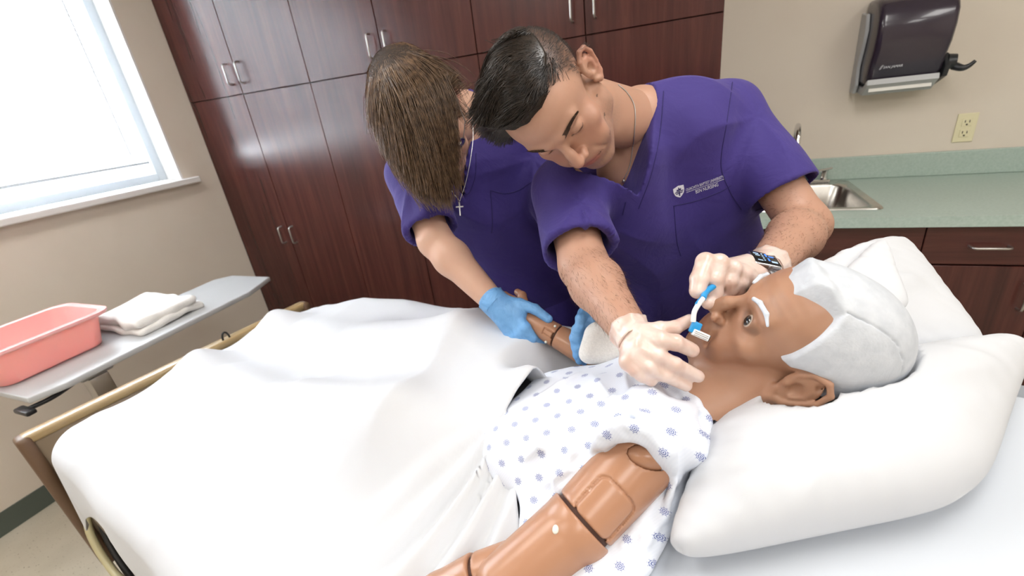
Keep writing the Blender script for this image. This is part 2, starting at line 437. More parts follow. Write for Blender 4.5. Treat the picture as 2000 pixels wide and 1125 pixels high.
while z < WZ1 - 0.05:
    o = bpy.data.objects.new('slat', sme); COL.objects.link(o); o.parent = bl; o.location = (0, 0, z - (WZ1 - 0.03)); z += 0.0205; k += 1
box('bottom_rail', (BX - 0.013, BY0, WZ0 + 0.103), (BX + 0.013, BY1, WZ0 + 0.118), M['alum'], bl, 0.003)
for yy in (BY1 - 0.12, BY1 - 0.62, 0.3):
    tube('ladder_cord', [(BX + 0.014, yy, WZ0 + 0.11), (BX + 0.014, yy, WZ1 - 0.04)], 0.0012, M['whitep'], bl, 5)
tube('tilt_wand', [(BX + 0.03, BY1 - 0.085, WZ0 + 0.16), (BX + 0.03, BY1 - 0.085, WZ1 - 0.03)], 0.004, M['greyp'], bl, 6)
# hillside of pale ground outside keeps the view from the window bright
struct('x', box('baseboard_left', (XL, YB, 0.0), (XL + 0.006, YC - 0.0, 0.102), M['base'], None, 0.002))
struct('x', box('baseboard_right', (XR - 0.006, YB, 0.0), (XR, YC, 0.102), M['base'], None, 0.002))
# ceiling lamps
for i, (lx, ly) in enumerate(LAMPS):
    cl = thing('ceiling_light', 'recessed white ceiling light panel, one of six overhead', 'ceiling light', (lx, ly, CEIL), 'recessed ceiling lights')
    bm = bmesh.new()
    for a, b in (((-0.32, -0.62), (0.32, -0.59)), ((-0.32, 0.59), (0.32, 0.62)), ((-0.32, -0.59), (-0.29, 0.59)), ((0.29, -0.59), (0.32, 0.59))):
        bx(bm, (lx + a[0], ly + a[1], CEIL - 0.02), (lx + b[0], ly + b[1], CEIL + 0.001))
    link('frame', bm_mesh('frame', bm), M['whitep'], cl)
    e = M.get('lamp')
    if e is None:
        e = mat('lamp_diffuser', (0.9, 0.9, 0.9), 0.6); e.node_tree.nodes['Principled BSDF'].inputs['Emission Color'].default_value = (1, 0.97, 0.93, 1); e.node_tree.nodes['Principled BSDF'].inputs['Emission Strength'].default_value = 3.0; M['lamp'] = e
    box('diffuser', (lx - 0.29, ly - 0.59, CEIL - 0.012), (lx + 0.29, ly + 0.59, CEIL - 0.004), e, cl)

# ------------------------------------------------------------------ cabinets
def pull(a, b, out=(0, -0.03, 0), r=0.0042, name='handle', parent=None):
    a, b, out = np.array(a, float), np.array(b, float), np.array(out, float); d = (b - a) / np.linalg.norm(b - a)
    pts = [a, a + out * 0.6, a + out * 0.92 + d * 0.004, a + out + d * 0.012, b + out - d * 0.012, b + out * 0.92 - d * 0.004, b + out * 0.6, b]
    return tube(name, pts, r, M['nickel'], parent, 8)
def door_panel(name, x0, x1, z0, z1, y, parent, hx=None, hz=None, horiz=False, m_=None):
    o = box(name, (x0 + 0.0018, y, z0 + 0.0018), (x1 - 0.0018, y + 0.019, z1 - 0.0018), m_ or M['wood'], parent, 0.0012, 1)
    if hx is not None:
        if horiz: pull((hx - 0.053, y, hz), (hx + 0.053, y, hz), parent=o)
        else: pull((hx, y, hz - 0.05), (hx, y, hz + 0.05), parent=o)
    return o
edges = [XL, -2.285, -1.81, -1.35, -0.876, -0.41, 0.078]
ZS = [0.1, 1.65, 2.56]
nm = ['beside the window wall', 'behind the bent-over nurse on the left', 'nearest the paper towel wall']
for u in range(3):
    x0, xm, x1 = edges[2 * u:2 * u + 3]
    c = thing('tall_cabinet', 'tall dark red wood cabinet with four doors, ' + nm[u], 'cabinet', ((x0 + x1) / 2, YW - 0.3, 0), 'tall wood cabinets along the back wall')
    box('body', (x0 + 0.002, YC + 0.021, 0.1), (x1 - 0.0005, YW - 0.003, 2.56), M['wood'] if u == 2 else M['dark'], c)
    box('toe_kick', (x0 + 0.002, YC + 0.08, 0.0), (x1, YW - 0.003, 0.099), M['base'], c)
    for z0, z1, hz in ((ZS[0], ZS[1], 0.857), (ZS[1], ZS[2], 1.753)):
        door_panel('cabinet_door', x0, xm, z0, z1, YC, c, xm - 0.047, hz)
        door_panel('cabinet_door', xm, x1, z0, z1, YC, c, xm + 0.042, hz)
bm = bmesh.new(); bx(bm, (XL, YC + 0.01, 2.56), (0.078, YW, CEIL))
struct('x', link('trim_1', bm_mesh('trim_1', bm), M['wall']))
# base cabinets under the counter
defs = [(0.082, 0.787, 'sink'), (0.787, 1.145, 'd'), (1.145, 1.60, 'd'), (1.60, 2.30, 'sink'), (2.30, 3.19, 'sink')]
lab = ['dark wood sink base cabinet behind the nurse with the watch', 'dark wood base cabinet with one drawer right of the sink', 'dark wood base cabinet at the right edge of the photo', 'dark wood double base cabinet right of the photo edge', 'dark wood double base cabinet in the right corner']
for (x0, x1, kind_), lb in zip(defs, lab):
    c = thing('base_cabinet', lb, 'cabinet', ((x0 + x1) / 2, YC + 0.3, 0), 'base cabinets under the green counter')
    if x0 < 0.5:
        bm = bmesh.new(); bx(bm, (x0, YC + 0.021, 0.1), (x1 - 0.0005, YW - 0.003, 0.69)); bx(bm, (x0, YC + 0.021, 0.69), (x1 - 0.0005, YC + 0.05, 0.868))
        link('body', bm_mesh('body', bm), M['dark'], c)
    else: box('body', (x0, YC + 0.021, 0.1), (x1 - 0.0005, YW - 0.003, 0.868), M['dark'], c)
    box('toe_kick', (x0, YC + 0.08, 0.0), (x1, YW - 0.003, 0.099), M['base'], c)
    xm = (x0 + x1) / 2
    if kind_ == 'sink':
        door_panel('false_front', x0, x1, 0.72, 0.866, YC, c, m_=M['woodx'])
        door_panel('cabinet_door', x0, xm, 0.1, 0.717, YC, c, xm - 0.045, 0.60); door_panel('cabinet_door', xm, x1, 0.1, 0.717, YC, c, xm + 0.045, 0.60)
    else:
        door_panel('drawer', x0, x1, 0.72, 0.866, YC, c, xm + 0.004, 0.792, True, M['woodx'])
        door_panel('cabinet_door', x0, x1, 0.1, 0.717, YC, c, x1 - 0.045, 0.605)
# counter with sink cut-out and backsplash
ct = thing('countertop', 'pale green laminate countertop with a backsplash behind the nurses', 'countertop', (1.6, YC + 0.3, 0.87))
sx0, sx1, sy0, sy1 = 0.20, 0.668, 2.05, 2.50
bm = bmesh.new(); cy0 = YC - 0.028
for a, b in (((0.082, cy0), (XR, sy0)), ((0.082, sy1), (XR, YW)), ((0.082, sy0), (sx0, sy1)), ((sx1, sy0), (XR, sy1))):
    bx(bm, (a[0], a[1], 0.871), (b[0], b[1], 0.91))
bmesh.ops.remove_doubles(bm, verts=bm.verts, dist=1e-5)
link('worktop', bm_mesh('worktop', bm), M['counter'], ct)
box('backsplash', (0.082, YW - 0.02, 0.9105), (XR, YW - 0.0005, 1.014), M['counter'], ct, 0.003)
# sink
sk = thing('sink', 'stainless steel drop-in sink set in the green counter', 'sink', (0.43, 2.28, 0.91))
bm = bmesh.new()
def ring(x0, y0, x1, y1, z, rr, n=6):
    out = []
    for cx, cy, a0 in ((x1 - rr, y1 - rr, 0), (x0 + rr, y1 - rr, 90), (x0 + rr, y0 + rr, 180), (x1 - rr, y0 + rr, 270)):
        for k in range(n + 1):
            a = math.radians(a0 + 90 * k / n); out.append(bm.verts.new((cx + rr * math.cos(a), cy + rr * math.sin(a), z)))
    return out
rs = [ring(sx0 - 0.012, sy0 - 0.012, sx1 + 0.012, sy1 + 0.06, 0.911, 0.03), ring(sx0 - 0.009, sy0 - 0.009, sx1 + 0.009, sy1 + 0.057, 0.9155, 0.03), ring(sx0 + 0.018, sy0 + 0.018, sx1 - 0.018, sy1 - 0.03, 0.914, 0.05), ring(sx0 + 0.024, sy0 + 0.024, sx1 - 0.024, sy1 - 0.036, 0.905, 0.05), ring(sx0 + 0.04, sy0 + 0.04, sx1 - 0.04, sy1 - 0.05, 0.755, 0.06), ring(sx0 + 0.08, sy0 + 0.08, sx1 - 0.08, sy1 - 0.09, 0.742, 0.05)]
for a, b in zip(rs, rs[1:]):
    for k in range(len(a)): bm.faces.new([a[k], a[(k + 1) % len(a)], b[(k + 1) % len(a)], b[k]])
bm.faces.new(rs[-1])
link('basin', bm_mesh('basin', bm, True, 50), M['steel'], sk)
tube('drain', [(0.434, 2.28, 0.743), (0.434, 2.28, 0.748)], 0.04, M['chrome'], sk, 20)
fc = thing('faucet', 'chrome gooseneck faucet rising behind the sink', 'faucet', (0.44, 2.53, 0.915))
ts = curve_pts([(0.44, 2.53, 0.93), (0.44, 2.53, 1.02), (0.44, 2.53, 1.12), (0.437, 2.505, 1.175), (0.43, 2.45, 1.19), (0.425, 2.40, 1.16), (0.424, 2.385, 1.12)], 6)
tube('spout', ts, 0.0115, M['chrome'], fc, 12)
box('deck_plate', (0.34, 2.505, 0.9155), (0.60, 2.555, 0.93), M['chrome'], fc, 0.006)
for hx in (0.36, 0.575):
    h_ = tube('tap_handle', [(hx, 2.53, 0.93), (hx, 2.53, 0.955), (hx, 2.53, 0.968)], [0.018, 0.015, 0.017], M['chrome'], fc, 14)
    tube('lever', [(hx - 0.03, 2.51, 0.972), (hx + 0.03, 2.54, 0.976)], 0.006, M['chrome'], h_, 8)
# ------------------------------------------------------------------ paper towel dispenser: side profile swept across
dp = thing('paper_towel_dispenser', 'smoky black paper towel dispenser mounted on the beige wall', 'dispenser', (0.76, YW, 1.44))
def profile_sweep(name, prof, x0, x1, mt, parent, bev=0.0, seg=3):
    bm = bmesh.new(); vs = [bm.verts.new((x0, y, z)) for y, z in prof]; f = bm.faces.new(vs)
    r = bmesh.ops.extrude_face_region(bm, geom=[f])
    for v in r['geom']:
        if isinstance(v, bmesh.types.BMVert): v.co.x = x1
    if bev:
        es = [e for e in bm.edges if len(e.link_faces) == 2 and any(len(q.verts) > 4 for q in e.link_faces)]
        bmesh.ops.bevel(bm, geom=es, offset=bev, segments=seg, affect='EDGES', profile=0.5)
    return link(name, bm_mesh(name, bm, True, 35), mt, parent)
yw = YW
prof = [(yw - 0.004, 1.345), (yw - 0.06, 1.325), (yw - 0.13, 1.335), (yw - 0.155, 1.365), (yw - 0.168, 1.41), (yw - 0.190, 1.46), (yw - 0.200, 1.52), (yw - 0.195, 1.575), (yw - 0.17, 1.618), (yw - 0.13, 1.642), (yw - 0.07, 1.652), (yw - 0.004, 1.652)]
profile_sweep('cover', prof, 0.655, 0.905, M['smoke'], dp, 0.022)
side = [(yw - 0.0005, 1.30), (yw - 0.05, 1.296), (yw - 0.07, 1.33), (yw - 0.055, 1.40), (yw - 0.075, 1.47), (yw - 0.09, 1.54), (yw - 0.07, 1.60), (yw - 0.0005, 1.61)]
profile_sweep('side_panel', side, 0.640, 0.654, M['greyp'], dp, 0.003, 1)
profile_sweep('side_panel', side, 0.906, 0.918, M['greyp'], dp, 0.003, 1)
profile_sweep('bottom_tray', [(yw - 0.001, 1.300), (yw - 0.10, 1.288), (yw - 0.155, 1.330), (yw - 0.15, 1.350), (yw - 0.10, 1.318), (yw - 0.001, 1.335)], 0.66, 0.90, M['greyp'], dp, 0.003, 1)
profile_sweep('towel_edge', [(yw - 0.135, 1.318), (yw - 0.137, 1.302), (yw - 0.133, 1.302), (yw - 0.131, 1.318)], 0.675, 0.885, M['paper'], dp)
profile_sweep('end_cap', [(yw - 0.06, 1.30), (yw - 0.15, 1.335), (yw - 0.162, 1.375), (yw - 0.12, 1.42), (yw - 0.06, 1.42)], 0.9055, 0.925, M['blackp'], dp, 0.006, 2)
lv = tube('lever_hub', [(0.925, yw - 0.12, 1.385), (0.95, yw - 0.125, 1.385)], [0.03, 0.026], M['blackp'], dp, 20)
lg = curve_pts([(0.945, yw - 0.13, 1.368), (0.965, yw - 0.15, 1.358), (0.982, yw - 0.157, 1.364), (0.996, yw - 0.162, 1.380)], 5)
tube('lever_arm', lg, [0.015 - 0.0006 * i for i in range(len(lg))], M['blackp'], lv, 10)
def text(name, body, loc, right, up, size, mt, parent=None, extrude=0.0004, shear=0.0, align='LEFT'):
    cu = bpy.data.curves.new(name, 'FONT'); cu.body = body; cu.size = size; cu.extrude = extrude; cu.shear = shear; cu.align_x = align; cu.resolution_u = 3
    tmp = bpy.data.objects.new(name + '_t', cu); COL.objects.link(tmp)
    me = bpy.data.meshes.new_from_object(tmp.evaluated_get(bpy.context.evaluated_depsgraph_get())); bpy.data.objects.remove(tmp)
    r_ = nv(right); u_ = nv(np.array(up, float) - r_ * (r_ @ np.array(up, float))); n_ = np.cross(r_, u_)
    co = np.zeros(len(me.vertices) * 3); me.vertices.foreach_get('co', co); co = co.reshape(-1, 3)
    w = np.array(loc, float) + co[:, :1] * r_ + co[:, 1:2] * u_ + co[:, 2:] * n_
    me.vertices.foreach_set('co', w.ravel().astype(np.float32)); me.update()
    return link(name, me, mt, parent)
M['ltext'] = mat('pale_print', lin((205, 205, 212)), 0.4)
text('brand_mark', 'SAN JAMAR', (0.702, yw - 0.1665, 1.389), (1, 0, 0), (0, 0.25, 1), 0.0125, M['ltext'], dp, shear=0.35)
bm = bmesh.new()
q = [(0.690, 1.386), (0.696, 1.386), (0.704, 1.402), (0.697, 1.402)]
vs = [bm.verts.new((x, yw - 0.1655 - (1.40 - z_) * -0.15, z_)) for x, z_ in q]; bm.faces.new(vs)
bmesh.ops.solidify(bm, geom=list(bm.faces), thickness=0.0008); link('logo', bm_mesh('logo', bm), M['ltext'], dp)
# outlet
ol = thing('wall_outlet', 'ivory duplex wall outlet above the green backsplash', 'outlet', (1.085, YW, 1.108))
box('plate', (1.050, YW - 0.006, 1.049), (1.120, YW - 0.0003, 1.168), M['ivory'], ol, 0.0025)
for zz in (1.131, 1.086):
    r_ = box('receptacle', (1.068, YW - 0.0085, zz - 0.016), (1.102, YW - 0.0055, zz + 0.016), M['ivory'], ol, 0.0013)
    box('slot', (1.076, YW - 0.0090, zz - 0.001), (1.079, YW - 0.0080, zz + 0.009), M['slot'], r_); box('slot', (1.091, YW - 0.0090, zz - 0.001), (1.094, YW - 0.0080, zz + 0.009), M['slot'], r_)
    tube('ground_hole', [(1.085, YW - 0.0080, zz - 0.009), (1.085, YW - 0.0090, zz - 0.009)], 0.0035, M['slot'], r_, 10)
tube('screw', [(1.085, YW - 0.0058, 1.1085), (1.085, YW - 0.0068, 1.1085)], 0.003, M['ivory'], ol, 10)
# ------------------------------------------------------------------ bed frame of reference: s towards the head, t towards the far side
FO = np.array([-1.59, 0.823]); BA = np.array([0.979, -0.203]); BB = np.array([0.203, 0.979])
def BD(s, t, z): return np.array([FO[0] + s * BA[0] + t * BB[0], FO[1] + s * BA[1] + t * BB[1], z])
def BDa(s, t, z): return np.stack([FO[0] + s * BA[0] + t * BB[0], FO[1] + s * BA[1] + t * BB[1], z + 0 * s], -1)
def zm(s): return np.interp(s, [0, 0.7, 1.15, 1.35, 1.6, 1.8, 2.0, 2.1], [0.785, 0.80, 0.815, 0.85, 0.905, 0.95, 0.985, 0.995])
M['sheet'] = mat('white_cotton', lin((206, 208, 212)), 0.85, 0.0, Sheen_Weight=0.15)
t = NT(M['sheet']); v = t.obj(); t.bump(t.noise(900, 2, v), 0.08, 0.0003)
M['fitted'] = mat('white_fitted_sheet', lin((202, 207, 214)), 0.85)
M['tan'] = mat('tan_plastic', lin((158, 134, 94)), 0.3)
M['taupe'] = mat('taupe_laminate', lin((140, 122, 100)), 0.35)
M['brownp'] = mat('brown_plastic', lin((104, 80, 60)), 0.4)
M['bedmetal'] = mat('brown_painted_metal', lin((112, 96, 84)), 0.4)
M['rubber'] = mat('black_rubber', lin((28, 27, 26)), 0.6)
M['cream'] = mat('cream_plastic', lin((190, 180, 140)), 0.4)
bed = thing('hospital_bed', 'hospital bed with a tan footboard beside the overbed table', 'bed', BD(1.0, 0, 0))
def bbox_local(name, s0, s1, t0, t1, z0, z1, mt, parent, bev=0.0, seg=2):
    bm = bmesh.new(); bx(bm, (s0, t0, z0), (s1, t1, z1), bev, seg)
    for v in bm.verts: v.co = Vector(BD(v.co.x, v.co.y, v.co.z))
    return link(name, bm_mesh(name, bm, bev > 0, 50), mt, parent)
fb = bbox_local('footboard', -0.035, -0.005, -0.43, 0.43, 0.26, 0.772, M['taupe'], bed, 0.004)
bbox_local('top_rail', -0.042, 0.004, -0.445, 0.445, 0.755, 0.783, M['tan'], fb, 0.009, 3)
bbox_local('end_post', -0.045, 0.010, -0.458, -0.425, 0.27, 0.782, M['brownp'], fb, 0.012, 3)
bbox_local('end_post', -0.045, 0.010, 0.425, 0.458, 0.27, 0.782, M['brownp'], fb, 0.012, 3)
lp = [BD(-0.012, 0.12 + 0.012 * math.cos(a), 0.783 + 0.026 * math.sin(a)) for a in np.linspace(0, math.pi, 10)]
tube('cord_hook', lp, 0.0035, M['rubber'], fb, 8)
hb = bbox_local('headboard', 2.16, 2.19, -0.43, 0.43, 0.26, 0.80, M['taupe'], bed, 0.006)
# under-frame, casters and looped cables
for tt_ in (-0.40, 0.40):
    bbox_local('side_rail', 0.0, 2.16, tt_ - 0.02, tt_ + 0.02, 0.47, 0.52, M['bedmetal'], bed, 0.004)
for s_ in (0.06, 0.7, 1.4, 2.05): bbox_local('cross_bar', s_ - 0.025, s_ + 0.025, -0.40, 0.40, 0.475, 0.515, M['bedmetal'], bed, 0.003)
dk = bbox_local('deck_panel', 0.04, 2.1, -0.38, 0.38, 0.54, 0.565, M['bedmetal'], bed, 0.004)
for s_ in (0.2, 1.9):
    for tt_ in (-0.36, 0.36):
        lg = bbox_local('leg', s_ - 0.025, s_ + 0.025, tt_ - 0.025, tt_ + 0.025, 0.13, 0.50, M['bedmetal'], bed, 0.004)
        tube('caster_wheel', [BD(s_, tt_ - 0.016, 0.0625), BD(s_, tt_ + 0.016, 0.0625)], 0.0615, M['rubber'], lg, 20)
        bbox_local('caster_fork', s_ - 0.02, s_ + 0.02, tt_ - 0.022, tt_ + 0.022, 0.09, 0.14, M['bedmetal'], lg, 0.004)
tube('cable', curve_pts([BD(0.03, -0.40, 0.55), BD(0.06, -0.44, 0.45), BD(0.16, -0.45, 0.36), BD(0.30, -0.44, 0.38), BD(0.5, -0.40, 0.46)], 8), 0.010, M['cream'], bed, 8)
tube('cable', curve_pts([BD(0.06, -0.39, 0.55), BD(0.09, -0.42, 0.42), BD(0.22, -0.43, 0.32), BD(0.40, -0.42, 0.36), BD(0.6, -0.38, 0.45)], 8), 0.009, M['rubber'], bed, 8)
bbox_local('motor_box', 0.25, 0.62, -0.33, 0.0, 0.36, 0.47, M['brownp'], bed, 0.01)
bbox_local('lift_arm', 0.15, 0.95, -0.30, -0.24, 0.20, 0.25, M['bedmetal'], bed, 0.004)
# mattress with rounded edges, following the raised head section
ss = np.concatenate([[0.105, 0.107, 0.12, 0.145], np.linspace(0.18, 2.0, 40), [2.04, 2.065, 2.078, 2.08]])
prof = []
hw_, r_ = 0.398, 0.055
ring_ = [(-hw_, 0.0)] + [(-hw_ + r_ - r_ * math.cos(a), -r_ + r_ * math.sin(a)) for a in np.linspace(0, math.pi / 2, 6)] 
ring_ = [(-hw_, -0.15)] + ring_[1:] + [(x, 0.0) for x in np.linspace(-0.38, 0.38, 12)] + [(-a, b) for a, b in ring_[:0:-1]] + [(hw_, -0.15)]
V = []; n = len(ring_)
for i, s_ in enumerate(ss):
    e = max(0, 0.07 - min(s_ - 0.105, 2.08 - s_)) / 0.07; k_ = 1 - math.sqrt(max(0, 1 - e * e))
    for tt_, dz in ring_:
        V.append(BD(s_, tt_ * (1 - 0.08 * k_), zm(s_) - 0.0 + (dz if dz > -0.14 else -0.17) - (k_ * 0.05 if dz > -0.14 else 0)))
Fc = [[i * n + k, i * n + (k + 1) % n, (i + 1) * n + (k + 1) % n, (i + 1) * n + k] for i in range(len(ss) - 1) for k in range(n)] + [list(range(n))[::-1], [(len(ss) - 1) * n + k for k in range(n)]]
me = new_mesh('mattress', V, Fc, False); fix_normals(me); me.polygons.foreach_set('use_smooth', [True] * len(me.polygons)); me.set_sharp_from_angle(angle=math.radians(50))
mt_ = thing('mattress', 'white sheeted mattress under the pillows and manikin', 'mattress', BD(1.0, 0, 0.8))
link('fitted_sheet', me, M['fitted'], mt_)
# ------------------------------------------------------------------ top sheet
def g2(s, t, cs, ct, ws, wt, h): return h * np.exp(-((s - cs) / ws) ** 2 - ((t - ct) / wt) ** 2)
def body_bump(s, t):
    z = 0.0
    z = z + g2(s, t, 1.18, 0.10, 0.34, 0.21, 0.125)                 # hips and belly
    z = z + g2(s, t, 1.45, 0.14, 0.18, 0.20, 0.09)
    for tc in (-0.06, 0.20):                                           # legs
        ridge = np.interp(s, [0.1, 0.22, 0.34, 0.6, 0.75, 1.1, 1.3], [0, 0.085, 0.05, 0.055, 0.085, 0.09, 0]); z = z + ridge * np.exp(-((t - tc) / 0.09) ** 2)
    z = z + np.interp(s, [0.15, 0.45, 0.7, 1.1, 1.3], [0.0, 0.075, 0.085, 0.07, 0.03]) * np.exp(-((t - 0.40) / 0.15) ** 2)
    return z
def smooth_w0(x, a, b):
    q = np.clip((x - a) / (b - a), 0, 1); return q * q * (3 - 2 * q)
def ridg(x): return 1 - np.abs(np.sin(x)) ** 0.8
def wrinkle(s, t):
    q = np.stack([s, t, 0 * s], -1).reshape(-1, 3); n1 = vnoise(q, 4.0, 3, 2).reshape(s.shape); n2 = vnoise(q, 9.0, 5, 2).reshape(s.shape); n3 = vnoise(q, 3.0, 9, 2).reshape(s.shape)
    w = 0.010 * n1 + 0.0040 * n2
    w = w + 0.020 * ridg(9 * (0.5 * s + t) + 2.5 * n1) * np.clip(n3 + 0.1, 0, 1)
    w = w + 0.016 * ridg(11 * (s - 0.6 * t) + 2.2 * n1) * np.clip(-n3 + 0.1, 0, 1)
    # pleats fanning from the gathered edge beside the gown towards the near side
    cs, ct = 1.40, 0.10; dx, dy = s - cs, t - ct; th = np.arctan2(dx, -dy + 1e-9); d = np.hypot(dx, dy)
    fan = np.exp(-((th + 0.25) / 0.36) ** 2) * np.clip(d / 0.25, 0, 1) * np.clip((-dy) / 0.1, 0, 1)
    w = w + 0.015 * fan * np.sin(th * 34 + 1.5 * n1)
    # crumpled heap on the far side by the held arm
    hp = np.exp(-((s - 1.18) / 0.22) ** 2 - ((t - 0.33) / 0.15) ** 2)
    w = w + hp * (0.024 * ridg(26 * (t + 0.35 * s) + 2 * n1) + 0.012 * n2)
    return w
def s_end(t): return np.interp(t, [-0.9, -0.45, -0.2, -0.12, -0.05, 0.0, 0.10, 0.25, 0.44, 0.6], [1.47, 1.49, 1.475, 1.425, 1.375, 1.335, 1.36, 1.41, 1.40, 1.38])
NI, NJ = 230, 210
S0, r_ = 0.075, 0.07
u = np.linspace(0, 1, NI); 
wv = np.concatenate([np.linspace(-0.92, -0.32, 90), np.linspace(-0.32, 0.34, 70)[1:], np.linspace(0.34, 0.78, 53)[1:]]); NJ = len(wv)
U, Wg = np.meshgrid(u, wv, indexing='ij')
tflat = np.clip(Wg, -0.46, 0.46)
Sg = (S0 - 0.10) + (s_end(tflat) - (S0 - 0.10)) * U
tn, tf = -0.422, 0.46
eu = np.maximum(0, (S0 + r_) - Sg); ev = np.where(Wg < 0, np.maximum(0, (tn + r_) - Wg), np.maximum(0, Wg - (tf - r_)))
L = np.hypot(eu, ev) + 1e-9
hang_len = np.interp(Sg, [0, 0.12, 0.30, 0.5, 0.66, 0.9, 1.5], [0.20, 0.18, 0.13, 0.08, 0.16, 0.42, 0.42]) + 0.015 * np.sin(Sg * 23)
sc_ = np.where(Wg < 0, np.minimum(1, hang_len / 0.42), 1.0)
ang_ = np.minimum(L / r_, math.pi / 2); ho = r_ * np.sin(ang_); ve = r_ * (1 - np.cos(ang_)) + np.maximum(0, L - r_ * math.pi / 2) * sc_
dirs, dirt = -eu / L, np.where(Wg < 0, -1, 1) * ev / L
bs, bt = np.maximum(Sg, S0 + r_), np.where(Wg < 0, np.maximum(Wg, tn + r_), np.minimum(Wg, tf - r_))
fall = np.clip(ve / 0.25, 0, 1.3)
ph = vnoise(np.stack([Sg * 1.0, Wg * 0.3, 0 * Sg], -1).reshape(-1, 3), 5, 21).reshape(Sg.shape)
wave = fall * (0.010 * np.sin(Sg * 17 + 2.0 * ph) + 0.006) + np.where(ev > 0, 0.006 * fall, 0)
ho2 = ho + np.where(eu > 0.0, np.where(ev > 0, 1, 0.0), 1) * wave * (L > 1e-6)
smx = bs + dirs * ho2; tmx = bt + dirt * ho2
Z = zm(np.maximum(Sg, S0 + r_)) + 0.010 - ve
top = np.clip(1 - ve / 0.05, 0, 1)
tuck = 1 - smooth_w0(Sg, s_end(tflat) - 0.13, s_end(tflat) - 0.01) * smooth_w0(Wg, 0.07, 0.16)
Z = Z + body_bump(bs, bt) * np.clip(1 - ve / 0.3, 0, 1) * tuck + wrinkle(Sg, Wg) * (0.25 + 0.75 * top)
Z = np.where(ve < 0.03, np.maximum(Z, zm(np.maximum(Sg, S0 + r_)) + 0.006 - ve), Z)
smx = np.where(eu > 0, np.maximum(smx, 0.014 + 0 * smx), smx)
V = BDa(smx, tmx, Z).reshape(-1, 3); n = NJ
ii, jj = np.meshgrid(np.arange(NI - 1), np.arange(NJ - 1), indexing='ij'); ii, jj = ii.ravel(), jj.ravel()
Fc = np.stack([ii * n + jj, (ii + 1) * n + jj, (ii + 1) * n + jj + 1, ii * n + jj + 1], 1)
me = new_mesh('top_sheet', V, Fc)
sh = link('top_sheet', me, M['sheet']); tag(sh, 'white top sheet spread over the bed from the footboard to the gown', 'sheet')
md = sh.modifiers.new('thick', 'SOLIDIFY'); md.thickness = 0.003; md.offset = -1
def SHZ(s, t): return float(zm(s) + 0.01 + body_bump(np.array([s]), np.array([t]))[0] + wrinkle(np.array([[s]]), np.array([[t]]))[0, 0])

